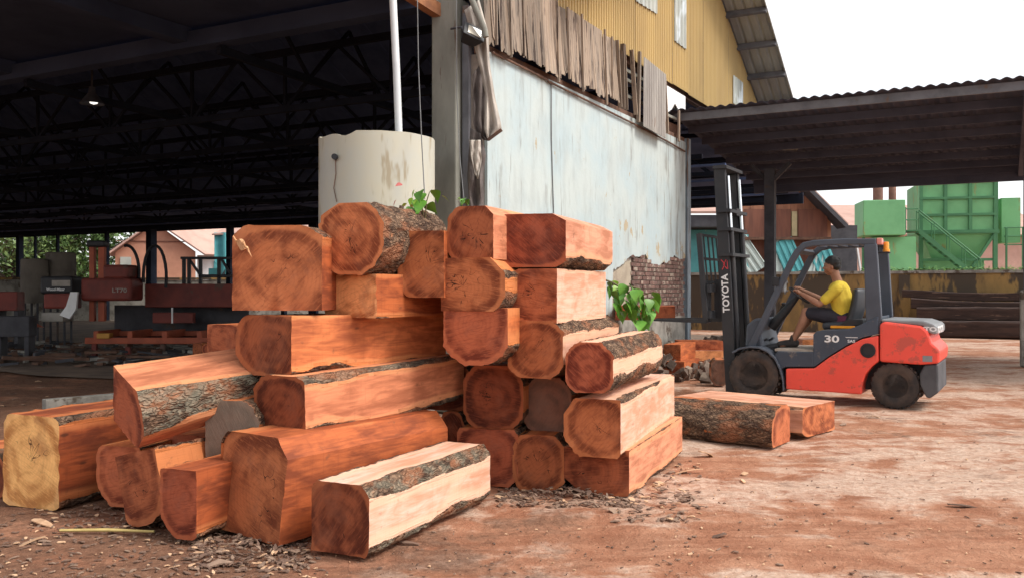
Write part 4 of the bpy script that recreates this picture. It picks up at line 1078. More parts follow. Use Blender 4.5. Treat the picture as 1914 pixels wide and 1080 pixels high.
# head looking forward along +x
HX, HZ = -.905, 1.825
body += [([P3(HX - .012, -.0, HZ + .035), P3(HX - .03, 0, HZ + .04)], [.098, .096]),
         ([P3(HX + .02, -.035, HZ - .02), P3(HX + .02, .035, HZ - .02)], [.066, .066]),
         ([P3(HX + .045, 0, HZ - .055), P3(HX + .03, 0, HZ - .085)], [.050, .036]),
         ([P3(HX - .0, -.04, HZ - .06), P3(HX + .0, .04, HZ - .06)], [.04, .04]),
         ([P3(HX + .082, 0, HZ + .012), P3(HX + .100, 0, HZ - .022)], [.010, .015]),
         ([P3(HX + .080, -.03, HZ + .034), P3(HX + .080, .03, HZ + .034)], [.012, .012]),
         ([P3(HX + .082, -.016, HZ - .055), P3(HX + .082, .016, HZ - .055)], [.010, .010])]
for sg in (-1, 1):
    body.append(([P3(HX - .022, sg * .082, HZ + .005), P3(HX - .028, sg * .090, HZ - .02)], [.018, .013]))
body += [([P3(HX - .035, 0, HZ - .06), P3(-.985, 0, 1.64), P3(-1.01, 0, 1.56)], [.062, .062, .075])]
# trunk
body += [([P3(-1.02, -.12, 1.545), P3(-1.01, .0, 1.56), P3(-1.02, .12, 1.545)], [.065, .07, .065]),
         ([P3(-1.01, 0, 1.50), P3(-1.05, 0, 1.36), P3(-1.10, 0, 1.22), P3(-1.11, 0, 1.14)], [.13, .135, .125, .13]),
         ([P3(-1.0, -.07, 1.46), P3(-1.06, -.07, 1.25)], [.10, .10]), ([P3(-1.0, .07, 1.46), P3(-1.06, .07, 1.25)], [.10, .10])]
HANDS = []
for sg in (-1, 1):
    sh = (-1.015, sg * .18, 1.52)
    el = (-.80, sg * .235, 1.315) if sg > 0 else (-.78, sg * .20, 1.35)
    wr = (-.545, sg * .165, 1.455) if sg > 0 else (-.50, sg * .14, 1.50)
    body += [([P3(*sh), P3((sh[0] + el[0]) / 2, (sh[1] + el[1]) / 2, (sh[2] + el[2]) / 2), P3(*el)], [.058, .05, .041]),
             ([P3(*el), P3(el[0] * .65 + wr[0] * .35, el[1] * .65 + wr[1] * .35, el[2] * .65 + wr[2] * .35), P3(*wr)], [.042, .043, .027])]
    # palm and fingers closing over the wheel rim
    d = Vector((wr[0] - el[0], wr[1] - el[1], wr[2] - el[2])).normalized()
    palm = Vector(wr) + d * .05
    side = Vector((0, 1, 0)); dn = d.cross(side).normalized()
    if dn.z > 0: dn = -dn
    body.append(([P3(*(Vector(wr) + d * .01)), P3(*(palm + d * .02))], [.026, .030]))
    body.append(([P3(*(palm - side * .022)), P3(*(palm + side * .022))], [.024, .024]))
    for k in range(4):
        b0 = palm + side * (k - 1.5) * .019 + d * .03
        ln = (.034, .040, .037, .029)[k]
        j1 = b0 + d * ln; j2 = j1 + dn * ln * .75 + d * .008; j3 = j2 + dn * ln * .35 - d * ln * .45
        body.append(([P3(*b0), P3(*j1), P3(*j2), P3(*j3)], [.0105, .0100, .0092, .0080]))
    tb = palm - side * sg * .026 - d * .01
    body.append(([P3(*tb), P3(*(tb - side * sg * .02 + d * .03)), P3(*(tb - side * sg * .018 + d * .055 + dn * .02))], [.013, .011, .009]))
    hip = (-1.08, sg * .09, 1.12); kn = (-.60, sg * .14, 1.21) if sg > 0 else (-.62, sg * .13, 1.20)
    an = (-.42, sg * .15, .79) if sg > 0 else (-.36, sg * .13, .79)
    body += [([P3(*hip), P3((hip[0] + kn[0]) / 2, (hip[1] + kn[1]) / 2, (hip[2] + kn[2]) / 2), P3(*kn)], [.095, .082, .060]),
             ([P3(*kn), P3(kn[0] * .68 + an[0] * .32 - .02, an[1], kn[2] * .68 + an[2] * .32), P3(*an)], [.058, .058, .036])]
    body.append(([P3(an[0] - .03, an[1], .765), P3(an[0] + .16, an[1] + .02 * sg, .745)], [.036, .030]))
pb = capsules(body, .0065, 'body', m_skin, pr, 3)
sh_parts = [([P3(-1.02, -.135, 1.545), P3(-1.01, 0, 1.565), P3(-1.02, .135, 1.545)], [.078, .080, .078]),
            ([P3(-1.01, 0, 1.50), P3(-1.05, 0, 1.36), P3(-1.105, 0, 1.20), P3(-1.11, 0, 1.12)], [.142, .15, .147, .155]),
            ([P3(-.995, -.075, 1.46), P3(-1.06, -.075, 1.22)], [.115, .115]), ([P3(-.995, .075, 1.46), P3(-1.06, .075, 1.22)], [.115, .115]),
            ([P3(-1.06, -.09, 1.15), P3(-1.06, .09, 1.15)], [.10, .10])]
for sg in (-1, 1):
    el = (-.80, sg * .235, 1.315) if sg > 0 else (-.78, sg * .20, 1.35)
    sh = (-1.015, sg * .18, 1.52)
    q = .68
    sh_parts.append(([P3(*sh), P3(sh[0] + (el[0] - sh[0]) * q, sh[1] + (el[1] - sh[1]) * q, sh[2] + (el[2] - sh[2]) * q - .005)], [.075, .069]))
capsules(sh_parts, .009, 't_shirt', m_shirt, pr, 4)
so_parts = [([P3(-1.12, -.09, 1.10), P3(-1.12, .09, 1.10)], [.125, .125])]
for sg in (-1, 1):
    so_parts.append(([P3(-1.08, sg * .09, 1.11), P3(-.86, sg * .115, 1.155), P3(-.66, sg * .135, 1.19)], [.112, .104, .086]))
capsules(so_parts, .010, 'shorts', m_shorts, pr, 4)
mb = MB(); mb.grid(lambda u, v_: P3(-1.02 - .16 * u, .195 + .02 * math.sin(u * 3), 1.06 + .10 * v_), 5, 4); mb.build('maroon_side_panel', m_maroon, pr, solid=.01)
for sg in (-1, 1):
    an = (-.42, .15, .79) if sg > 0 else (-.36, -.13, .79)
    capsules([([P3(an[0] - .045, an[1], .768), P3(an[0] + .08, an[1], .760), P3(an[0] + .19, an[1] + .02 * sg, .748)], [.046, .046, .034]), ([P3(an[0], an[1], .80), P3(an[0] - .005, an[1], .84)], [.045, .042])], .009, 'shoe', m_shoe, pr, 2)
# hair: a cap over the skull, with a fringe and a nape
hp = [([P3(HX - .022, 0, HZ + .052), P3(HX - .035, 0, HZ + .052)], [.104, .103]), ([P3(HX - .075, -.03, HZ + .0), P3(HX - .075, .03, HZ + .0)], [.055, .055]),
      ([P3(HX + .040, -.045, HZ + .078), P3(HX + .040, .045, HZ + .078)], [.034, .034]), ([P3(HX - .03, .072, HZ + .035), P3(HX - .045, .070, HZ + .015)], [.030, .024]), ([P3(HX - .03, -.072, HZ + .035), P3(HX - .045, -.070, HZ + .015)], [.030, .024])]
capsules(hp, .008, 'hair', m_hair, pr, 2)
for sg in (-1, 1):
    mb = MB(); mb.lathe([(0, -.007), (.006, -.004), (.0075, 0), (.006, .004), (0, .007)], 10, axis='y', o=P3(HX + .083, sg * .028, HZ + .012)); mb.build('eye', m_eye, pr, smooth=60)
mb = MB(); mb.box(P3(HX + .0915, 0, HZ - .0555), (.004, .036, .004)); mb.build('mouth', m_maroon, pr)

# ------------------------------------------------------------------ water tank, pipe, lamp and torn canvas at the shed corner
tank = empty('water_tank', Vector((at(705, 540, 10.3).x, 10.3, 0)), 0, 'cream cylindrical tank with chipped rim behind the pile', 'tank')
mb = MB(); nseg = 64; RT = .65
def rim(a):
    q = math.degrees(a) % 360
    z = 3.20 + .012 * noise.noise(Vector((math.cos(a) * 3, math.sin(a) * 3, 0)))
    if 238 < q < 256: z -= .045 * math.sin((q - 238) / 18 * math.pi) ** .6
    if 205 < q < 238: z -= .02
    return z
ro, ri = [], []
for k in range(nseg):
    a = 2 * math.pi * k / nseg
    ro.append((RT * math.cos(a), RT * math.sin(a), rim(a))); ri.append(((RT - .05) * math.cos(a), (RT - .05) * math.sin(a), rim(a)))
lo_ = [(RT * math.cos(2 * math.pi * k / nseg), RT * math.sin(2 * math.pi * k / nseg), 0) for k in range(nseg)]
li_ = [((RT - .05) * math.cos(2 * math.pi * k / nseg), (RT - .05) * math.sin(2 * math.pi * k / nseg), .1) for k in range(nseg)]
fs = []
for k in range(nseg):
    j = (k + 1) % nseg
    fs += [(k, j, nseg + j, nseg + k), (nseg + k, nseg + j, 2 * nseg + j, 2 * nseg + k), (2 * nseg + k, 2 * nseg + j, 3 * nseg + j, 3 * nseg + k)]
mb.add(lo_ + ro + ri + li_, fs); mb.build('shell', m_tank, tank, smooth=40)
mb = MB(); mb.tube([(-.36, -.50, 2.93), (-.37, -.60, 2.93)], .032, 12); mb.build('outlet', m_black, tank, smooth=40)
mb = MB(); mb.tube([(-.365, -.552, 2.9), (-.36, -.553, 2.75), (-.385, -.54, 2.6), (-.35, -.56, 2.45)], .005, 5); mb.build('stain_wire', m_rust, tank)
pp_ = MB(); pp_.tube([at(746, 262, 10.55), at(741, 130, 10.5), at(733, -30, 10.45)], .043, 14)
tag(pp_.build('vent_pipe', m_whitepipe, smooth=40), 'tall white plastic pipe rising from the cream tank', 'pipe')
w1 = MB(); w1.tube([at(780, -10, 9.9), at(782, 120, 9.85), at(788, 260, 9.7), at(794, 372, 9.5)], .006, 5); tag(w1.build('hanging_cable', m_wire), 'thin dark cable hanging in front of the cream tank', 'cable')
w2 = MB(); w2.tube([at(853, -10, 10.3), at(854, 180, 10.3), at(860, 300, 10.2), at(867, 372, 10.0)], .005, 5); tag(w2.build('hanging_cable', m_wire), 'thin pale cable hanging down the concrete corner column', 'cable')

fd = empty('floodlight', at(880, 70, 10.6), R(25), 'black floodlight with glass front fixed at the shed corner', 'floodlight')
mb = MB(); mb.add([(-.14, -.08, -.09), (.14, -.08, -.09), (.14, -.10, .10), (-.14, -.10, .10), (-.08, .10, -.04), (.08, .10, -.04), (.08, .10, .06), (-.08, .10, .06)], [(0, 1, 2, 3), (5, 4, 7, 6), (1, 0, 4, 5), (3, 2, 6, 7), (0, 3, 7, 4), (2, 1, 5, 6)])
mb.build('housing', m_black, fd, rot=(R(-32), R(18), 0), bevel=.012)
mb = MB(); mb.add([(-.085, -.089, -.06), (.085, -.089, -.06), (.085, -.104, .05), (-.085, -.104, .05)], [(0, 1, 2, 3)]); mb.build('lens', m_glass, fd, rot=(R(-32), R(18), 0), solid=.006)
mb = MB(); mb.tube([(0, .05, .0), (-.02, .25, .18), (-.05, .5, .22)], .014, 6); mb.build('arm', m_steel_dk, fd)

def canvas(name, label, pts_l, pts_r, D0, D1, matl, fold, seed, parent=None):
    """a hanging sheet between two edges given as lists of bearings, top to bottom"""
    mb = MB(); n = len(pts_l)
    def fn(u, v_):
        f = v_ * (n - 1); i = min(int(f), n - 2); q = f - i
        l = Vector(pts_l[i]).lerp(Vector(pts_l[i + 1]), q); r = Vector(pts_r[i]).lerp(Vector(pts_r[i + 1]), q)
        p = l.lerp(r, u); D = D0 + (D1 - D0) * u + fold * (math.sin(u * 11 + v_ * 3 + seed) * .5 + noise.noise(Vector((u * 3, v_ * 5, seed))))
        return at(p.x, p.y, D)
    mb.grid(fn, 14, 26)
    o = mb.build(name, matl, smooth=70, solid=.008)
    return o
cv = canvas('canvas_sheet', '', [(868, 20), (880, 60), (898, 130), (908, 180), (905, 240), (912, 262)], [(895, 0), (912, 60), (915, 120), (925, 180), (938, 240), (918, 258)], 10.75, 10.7, m_tarp, .06, 1)
tag(cv, 'dirty pale canvas strip hanging from the corner of the plaster wall', 'canvas')
cv2 = canvas('canvas_sheet', '', [(884, 140), (884, 180), (884, 225), (890, 250), (905, 262)], [(906, 108), (907, 160), (906, 220), (910, 250), (914, 264)], 10.85, 10.85, m_tarpdk, .05, 4)
tag(cv2, 'blackened mouldy canvas behind the pale hanging strip', 'canvas')
cv3 = canvas('canvas_sheet', '', [(880, 240), (876, 290), (874, 330), (878, 392)], [(898, 250), (908, 290), (903, 330), (905, 392)], 10.8, 10.8, m_tarpdk, .07, 7)
tag(cv3, 'torn rag of canvas hanging low beside the concrete column', 'canvas')
cv4 = canvas('canvas_sheet', '', [(878, 262), (880, 290), (888, 325)], [(898, 262), (900, 300), (893, 335)], 10.7, 10.7, m_tarp, .04, 9)
tag(cv4, 'small pale canvas flap folded over the torn rag', 'canvas')
mb = MB(); mb.bar(at(912, 262, 10.6), at(938, 243, 10.55), .02, .035); tag(mb.build('canvas_rod', m_rust), 'short bent rod at the lower end of the pale canvas strip', 'rod')
mb = MB(); mb.tube([at(874, -20, 10.55), at(890, 20, 10.5), at(905, 55, 10.5), at(908, 70, 10.5)], .035, 10); tag(mb.build('bent_pipe', m_conc, smooth=40), 'bent grey pipe above the floodlight', 'pipe')

# high-bay lamps under the roof
for i, (px, py, D, on) in enumerate(((172, 195, 16.0, 3.0),)):
    lp = empty('hanging_lamp', at(px, py, D), 0, 'bell-shaped lamp hanging under the dark shed roof', 'lamp')
    mb = MB(); mb.lathe([(.05, .30), (.06, .2), (.12, .12), (.21, .0), (.20, .0), (.11, .11), (.05, .19)], 20); mb.build('shade', m_steel_dk, lp, smooth=40)
    mb = MB(); mb.lathe([(0, -.03), (.06, -.01), (.08, .04), (.06, .1), (0, .12)], 14, o=(.03, 0, .02)); mb.build('bulb', mat('lamp_bulb', (.8, .8, .75), (.8, .8, .75), 2, .3, emit=(1, .95, .85, .7)), lp, smooth=40)
    mb = MB(); mb.tube([(0, 0, .28), (0, 0, 2.2)], .02, 6); mb.build('rod', m_steel_dk, lp)

# ------------------------------------------------------------------ sawmill machine inside the shed
m_mred = mat('faded_red_machine', (0.20, 0.036, 0.024), (0.13, 0.026, 0.019), 3, .6, c3=(0.10, 0.05, 0.035), t3=.58)
m_mor = mat('orange_machine', (0.42, 0.095, 0.042), (0.30, 0.07, 0.034), 3, .6, c3=(0.16, 0.07, 0.045), t3=.62)
m_mgrey = mat('machine_grey', (0.34, 0.31, 0.27), (0.22, 0.20, 0.17), 3, .7)
S = 20 / FPX
def ml(px, py, y=0.0): return ((px - 270) * S, y, CAM_H - (py - 540) * S)
sm_ = empty('band_sawmill', (at(270, 540, 20).x, 20, 0.03), 0, 'orange and red band sawmill standing in the dark shed', 'sawmill')
def mbox(name, x0, y0, x1, y1, d0, d1, matl, bevel=.015):
    a, b_ = ml(x0, y0), ml(x1, y1)
    mb = MB(); mb.box(((a[0] + b_[0]) / 2, (d0 + d1) / 2, (a[2] + b_[2]) / 2 - .03), (abs(b_[0] - a[0]), d1 - d0, abs(a[2] - b_[2])))
    return mb.build(name, matl, sm_, bevel=bevel)
mbox('bed_rail', 160, 630, 390, 642, -.05, .08, m_mor); mbox('bed_rail', 150, 622, 395, 632, 1.0, 1.12, m_mor)
for px in (172, 235, 300, 365): mbox('leg', px, 642, px + 9, 668, -.04, .06, m_mred); mbox('bunk', px + 4, 618, px + 14, 632, -.05, 1.1, m_mor)
mbox('hydraulic_box', 184, 622, 208, 632, -.1, .1, mat('machine_yellow', (.55, .27, .05), (.45, .2, .04), 3, .6))
mbox('head_housing', 158, 520, 252, 562, -.2, .5, m_mred, .06)
mbox('head_housing', 195, 495, 243, 522, -.1, .5, m_mred, .06)
mbox('head_post', 166, 455, 176, 600, .0, .12, m_mor); mbox('head_post', 183, 462, 195, 600, .0, .12, m_mor); mbox('head_cap', 162, 450, 198, 462, -.05, .2, m_black, .04)
mbox('control_panel', 96, 548, 146, 576, -.35, .2, m_mred, .04); mbox('control_panel', 88, 517, 148, 549, -.32, .2, m_black, .05)
mbox('panel_plate', 111, 524, 145, 535, -.335, -.325, m_mgrey, .003); mbox('panel_base', 90, 583, 130, 600, -.3, .2, m_mgrey)
mb = MB(); mb.prism([ml(148, 548)[::2], ml(161, 548)[::2], ml(158, 580)[::2], ml(146, 597)[::2], ml(128, 590)[::2], ml(140, 574)[::2]], -.4, -.33); mb.build('chute', m_white, sm_)
mb = MB(); mb.prism([ml(70, 597)[::2], ml(98, 612)[::2], ml(70, 612)[::2]], -.4, -.36); mb.build('guard_flap', m_mor, sm_)
mbox('log_deck', 250, 530, 425, 575, .6, .75, m_mred); mbox('log_deck', 268, 585, 345, 605, .5, .7, m_mred)
mbox('added_dark_panel', 165, 572, 432, 640, 1.3, 1.4, m_steel_dk); mbox('deck_frame', 315, 478, 425, 483, .7, .8, m_black); mbox('deck_frame', 350, 512, 425, 518, .7, .8, m_black)  # panel behind the deck: dark screen added to block the bright floor beyond
for px in (318, 328, 350, 386, 420): mbox('deck_post', px, 480, px + 6, 530, .7, .8, m_black)
mb = MB(); mb.bar(ml(329, 482, .75), ml(352, 515, .75), .05, .05); mb.build('deck_brace', m_black, sm_)
mb = MB(); mb.bar(ml(392, 482, .75), ml(410, 512, .75), .05, .05); mb.build('deck_brace', m_black, sm_)
for (cxp, cyp, rx, ry) in ((222, 512, 24, 52), (276, 520, 22, 60)):
    pts = [ml(cxp + rx * math.cos(R(a)), cyp - ry * math.sin(R(a)), .4) for a in range(-20, 201, 15)] if cxp > 250 else [ml(cxp + rx * math.cos(R(a)), cyp - ry * math.sin(R(a)), .4) for a in range(-20, 101, 12)]
    mb = MB(); mb.tube(pts, .035, 7); mb.build('hose_loop', m_black, sm_, smooth=50)
mb = MB(); mb.tube([ml(325, 577, -.1), ml(325, 606, -.1)], .02, 6); mb.build('lamp_tube', m_white, sm_)
text_part('panel_lettering', 'Wood-Mizer', .075, m_white, sm_, (ml(118, 0)[0], -.335, ml(0, 541)[2] - .03), (1, 0, 0), (0, 0, 1), bold=.002)
text_part('head_lettering', 'LT70', .13, m_mgrey, sm_, (ml(231, 0)[0], -.215, ml(0, 543)[2] - .03), (1, 0, 0), (0, 0, 1), bold=.003, squash=1.2)
m_drum = mat('grey_drum', (0.15, 0.13, 0.105), (0.10, 0.085, 0.07), 2, .8, stretch=(1, 1, .5), c3=(.08, .06, .045), t3=.62)
for (x0, x1, y0, y1, D, lab) in ((41, 88, 484, 566, 22.5, 'dull grey drum standing beside the sawmill nearest the shed edge post'), (88, 140, 472, 570, 23, 'taller grey drum standing just behind the sawmill control panel')):
    c0 = at((x0 + x1) / 2, y1, D); rr = (x1 - x0) / 2 * D / FPX; hh = (y1 - y0) * D / FPX
    dr = empty('drum', (c0.x, D, 0.03), 0, lab, 'drum', 'drums in the shed')
    mb = MB(); zb = c0.z - .03; mb.lathe([(0, zb), (rr, zb), (rr, zb + hh * .3), (rr * 1.03, zb + hh * .32), (rr, zb + hh * .34), (rr, zb + hh * .64), (rr * 1.03, zb + hh * .66), (rr, zb + hh * .68), (rr, zb + hh - .03), (rr - .04, zb + hh), (0, zb + hh)], 28); mb.build('barrel', m_drum, dr, smooth=30)
    for a in (45, 135, 225, 315):
        mb = MB(); mb.tube([(rr * .7 * math.cos(R(a)), rr * .7 * math.sin(R(a)), 0), (rr * .7 * math.cos(R(a)), rr * .7 * math.sin(R(a)), zb)], .03, 6); mb.build('leg', m_steel_dk, dr)
rs_ = random.Random(21); mb = MB()
for k in range(260):
    px = rs_.uniform(-20, 432); D_ = rs_.uniform(17.5, 24); x_ = (px - 957) / FPX * D_
    z_ = .03 + abs(rs_.gauss(0, .09)); ln = rs_.uniform(.1, 1.2) * rs_.random() + .08
    mb.box((x_, D_, z_), (ln, rs_.uniform(.04, .14), rs_.uniform(.02, .07)), (rs_.uniform(-.15, .15), rs_.uniform(-.15, .15), rs_.uniform(0, 6.3)), rs_.choice((0, 1, 1, 2)))
tag(mb.build('scrap_clutter', [m_steel_dk, m_rust, m_plinth]), 'dark clutter of scrap timber and iron round the sawmill', 'scrap', kind='stuff')
# grey beam lying on the floor, and scrap timber by the machine
mb = MB(); mb.bar(at(82, 766, 11.2) * Vector((1, 1, 0)) + Vector((0, 0, .1)), at(228, 750, 11.9) * Vector((1, 1, 0)) + Vector((0, 0, .1)), .14, .13); tag(mb.build('grey_beam', m_plinth, bevel=.01), 'long grey beam lying on the ground behind the pale yellow-ended log', 'beam')
for i, (x0, y0, x1, y1, D, lab) in enumerate(((360, 641, 378, 664, 16, 'small sawn block end beside the sawmill rail'), (378, 643, 402, 662, 15.5, 'small round offcut beside the sawmill rail'))):
    make_log('offcut', lab, (x0, y0, x1, y1), D, .4, 20, trunk=(0, 0, 1.02 + .4 * (1 - i), 1.02 + .4 * (1 - i)), tone=.3, endtone=.3, seed=60 + i, wob=.02, nl=8, group='offcuts by the sawmill')
for i, (x0, y0, x1, y1, D, lab) in enumerate(((0, 545, 38, 580, 21, 'dark red crate at the edge of the shed beyond the drums'), (0, 590, 60, 628, 19, 'low pile box of dark scrap at the foot of the drums'))):
    c0 = at((x0 + x1) / 2, y1, D); w_ = (x1 - x0) * D / FPX
    e_ = empty('scrap_bin', (c0.x, D, .03), R(10), lab, 'bin')
    h_ = (y1 - y0) * D / FPX; zb = c0.z - .03
    mb = MB(); mb.box((0, 0, zb + h_ / 2), (w_, .5, h_)); mb.build('box', m_mred if i == 0 else m_steel_dk, e_, bevel=.02)
    for a in (-1, 1):
        mb = MB(); mb.box((a * w_ * .4, 0, zb / 2), (.08, .4, zb)); mb.build('leg', m_steel_dk, e_)

# ------------------------------------------------------------------ timber beams behind the forklift forks
def timber(label, x0, y0, x1, y1, D, L, yaw, tone, endt, seed, grp='sawn timbers stacked by the wall'):
    return make_log('sawn_timber', label, (x0, y0, x1, y1), D, L, yaw, trunk=(0, 0, 2.2, 2.2), tone=tone, endtone=endt, seed=seed, wob=.02, bark=False, group=grp, nl=10)
timber('short orange timber end at the bottom of the stack beside the outer pile logs', 1240, 676, 1279, 708, 15.4, 1.0, 26, .42, .42, 71)
timber('short orange timber end on top of the stack beside the outer pile logs', 1240, 644, 1272, 674, 15.6, 1.0, 26, .40, .42, 72)
timber('long reddish timber on top of the stack behind the forklift mast', 1268, 637, 1352, 655, 16.6, .5, 2, .3, .32, 73)
timber('long pale timber under the reddish one behind the forklift mast', 1275, 655, 1352, 674, 16.5, .5, 2, .9, .72, 74)
timber('dark timber at ground level behind the forklift mast', 1278, 676, 1352, 700, 16.4, .5, 2, .1, .1, 75)
timber('pale sawn timber seen under the driver between step and seat', 1500, 634, 1560, 660, 17.0, .5, 0, .8, .6, 76)
timber('small triangular sawn block wedged below the leaning half log', 305, 816, 385, 842, 6.35, .3, 30, .5, .4, 77, 'squared logs in the pile')
m_rubble = mat('dark_rubble', (.15, .105, .08), (.075, .052, .04), 5, .95, bump=.6, c3=(.28, .22, .17), t3=.56)
mb = MB()
for k in range(420):
    ss = random.uniform(4.6, 9.6); tt = -abs(random.gauss(0, .45)) - .08
    p = bw(ss, tt, random.uniform(.02, max(.06, .72 + .6 * tt) * (.5 + .5 * noise.noise(Vector((ss * 1.3, 0, 4))) + .35)))
    sz = random.uniform(.05, .17)
    mb.box(p, (sz, sz * random.uniform(.5, 1.5), sz * random.uniform(.3, .8)), (random.uniform(0, 3), random.uniform(0, 3), random.uniform(0, 3)))
tag(mb.build('rubble', m_rubble), 'heap of broken dark stones and scrap along the foot of the brick wall', 'rubble', kind='stuff')

# ------------------------------------------------------------------ yard wall, logs and buildings beyond the canopy
yw = empty('yard_wall', bw(24, 4, 0), BROT, 'yellow-brown stained plaster wall behind the forklift', 'wall')
m_ywall = mat('stained_yellow_plaster', (0.34, 0.205, 0.07), (0.19, 0.12, 0.05), 1.2, .9, bump=.3, stretch=(1, 1, .45), c3=(0.075, 0.055, 0.038), t3=.44, s3=.9, stretch3=(1, 1.4, .5))
mb = MB(); mb.box((0, -10, 1.02), (.22, 30, 2.04)); mb.build('wall_body', m_ywall, yw)
mb = MB(); mb.box((-.01, -10, 2.09), (.30, 30, .10)); mb.build('coping', m_plinth, yw)
for t in (2, -2.2, -6.6, -11, -15.4):
    mb = MB(); mb.box((-.14, t, 1.0), (.08, .34, 2.0)); mb.build('pilaster', m_ywall, yw)
m_leafb = mat('bright_leaf', (0.16, 0.30, 0.045), (0.09, 0.19, 0.03), 9, .6, lo=.3, hi=.6)
mb = MB()
for k in range(1500):
    t = random.uniform(-13.2, -5.2); x = random.uniform(-.16, .16); z = 2.12 + abs(random.gauss(0, .06))
    a = random.uniform(0, 6.3); s_ = random.uniform(.03, .07)
    d = Vector((math.cos(a), math.sin(a), random.uniform(-.2, .6))) * s_; e_ = Vector((-math.sin(a), math.cos(a), random.uniform(-.3, .3))) * s_ * .6
    c0 = Vector((x, t, z)); mb.add([c0 - d, c0 + e_, c0 + d, c0 - e_], [(0, 1, 2, 3)])
o = mb.build('wall_creeper', m_leafb, loc=bw(24, 4, 0), rot=(0, 0, BROT)); tag(o, 'low green creeper growing along the top of the stained yellow wall', 'creeper', kind='stuff')
# dark logs lying before that wall
m_darkwood = mat('old_dark_timber', (0.060, 0.034, 0.026), (0.030, 0.018, 0.015), 3.0, .95, bump=.6, stretch=(.5, 4, 4), c3=(.15, .09, .065), t3=.60, s3=2)
for i, (sb, tb_, z_, r_, L, lab) in enumerate((
        (22.2, -9.2, .26, .26, 5.6, 'dark log lowest in the row before the yellow wall, nearest the camera'),
        (22.9, -8.6, .28, .28, 6.2, 'dark log lowest in the row before the yellow wall, against its foot'),
        (22.5, -8.3, .72, .21, 5.2, 'long dark log in the middle layer before the yellow wall'),
        (22.9, -7.9, 1.06, .17, 5.0, 'dark log in the upper layer before the yellow wall'),
        (23.2, -8.0, 1.38, .13, 5.4, 'thin curved dark log on top of the row before the yellow wall'))):
    make_log('dark_log', lab, (0, 0, 1, 1), 1, L, -61.6, trunk=(0, 0, 1.2, 1.22), tone=.0, endtone=.05, grey=.35, seed=80 + i, wob=.07, nl=18, bend=-.12 if i > 2 else .03, group='dark logs before the yard wall', direct=(bw(sb, tb_, z_), r_, r_))
    for q_ in [x for x in COL.objects if x.name.startswith('dark_log')]:
        for w_ in [q_] + list(q_.children):
            for k_ in range(len(w_.data.materials)): w_.data.materials[k_] = m_darkwood

m_green = mat('green_plant_paint', (0.175, 0.440, 0.200), (0.14, 0.37, 0.165), 1.0, .6, c3=(0.26, 0.27, 0.10), t3=.60, s3=1.5, stretch3=(1.5, 1.5, .4))
m_greend = mat('green_steelwork', (0.062, 0.205, 0.090), (0.05, 0.165, 0.075), 1.0, .6)
gD = 42.0
gr = empty('dust_collector', (at(1790, 540, gD).x, gD, 0), R(-14), 'large green ribbed hopper on steel legs beyond the yard wall', 'hopper')
q = gD / FPX
W, DP = 3.15, 3.6
zt, zb = CAM_H + 201 * q, CAM_H + 107 * q
mb = MB(); mb.box((0, DP / 2, (zt + zb) / 2), (W, DP, zt - zb)); mb.build('body', m_green, gr)
for k in range(4):
    x = -W / 2 + W * k / 3
    mb = MB(); mb.box((x, -.05, (zt + zb) / 2), (.14, .12, zt - zb + .1)); mb.build('rib', m_greend, gr)
    z = zb + (zt - zb) * k / 3
    mb = MB(); mb.box((0, -.06, z), (W + .14, .12, .11)); mb.build('rib', m_greend, gr)
    mb = MB(); mb.box((W / 2 + .06, DP / 2, z), (.12, DP, .11)); mb.build('rib', m_greend, gr)
for k in range(6):
    mb = MB(); mb.box((W / 2 + .06, DP * k / 5, (zt + zb) / 2), (.11, .12, zt - zb)); mb.build('rib', m_greend, gr)
zh = CAM_H - 5 * q
mb = MB(); mb.add([(-W / 2, 0, zb), (W / 2, 0, zb), (W / 2, DP, zb), (-W / 2, DP, zb), (-.35, 1.2, zh), (.35, 1.2, zh), (.35, 2.0, zh), (-.35, 2.0, zh)], [(0, 1, 5, 4), (1, 2, 6, 5), (2, 3, 7, 6), (3, 0, 4, 7), (4, 5, 6, 7)]); mb.build('hopper_cone', m_green, gr)
for x in (-W / 2, W / 2):
    for y in (0, DP):
        mb = MB(); mb.box((x, y, zb / 2), (.18, .18, zb)); mb.build('leg', m_greend, gr)
mb = MB(); mb.box((0, 0, zb - .02), (W + .3, .22, .18)); mb.build('beam', m_greend, gr)
mb = MB(); mb.box((0, 0, zb - 1.3), (W, .12, .12)); mb.build('beam', m_greend, gr)
mb = MB(); mb.bar((W / 2, 0, zb - .1), (0.1, 0, zh + .3), .12, .12); mb.build('brace', m_greend, gr)
mb = MB(); mb.box((-.2, .3, zb - 1.9), (W - .4, .1, 1.3)); mb.build('lower_panel', m_green, gr)
# stair and platform belong to it
p0, p1 = Vector((-W / 2 - .25, -.6, zb + .0)), Vector((.75, -.6, 1.9))
for y in (-.95, -.35):
    mb = MB(); mb.bar(p0 + Vector((0, y + .6, 0)), p1 + Vector((0, y + .6, 0)), .05, .2); mb.build('stair_stringer', m_greend, gr)
    mb = MB(); mb.tube([p0 + Vector((0, y + .6, .95)), p1 + Vector((0, y + .6, .95))], .03, 6); mb.build('handrail', m_greend, gr)
    for k in range(5):
        pp = p0.lerp(p1, k / 4) + Vector((0, y + .6, 0)); mb = MB(); mb.tube([pp, pp + Vector((0, 0, .95))], .022, 6); mb.build('baluster', m_greend, gr)
for k in range(11):
    pp = p0.lerp(p1, (k + .5) / 11); mb = MB(); mb.box(pp, (.25, .6, .04)); mb.build('stair_tread', m_greend, gr)
mb = MB(); mb.box((-W / 2 - .9, -.5, zb), (1.3, 1.2, .07)); mb.build('platform', m_greend, gr)
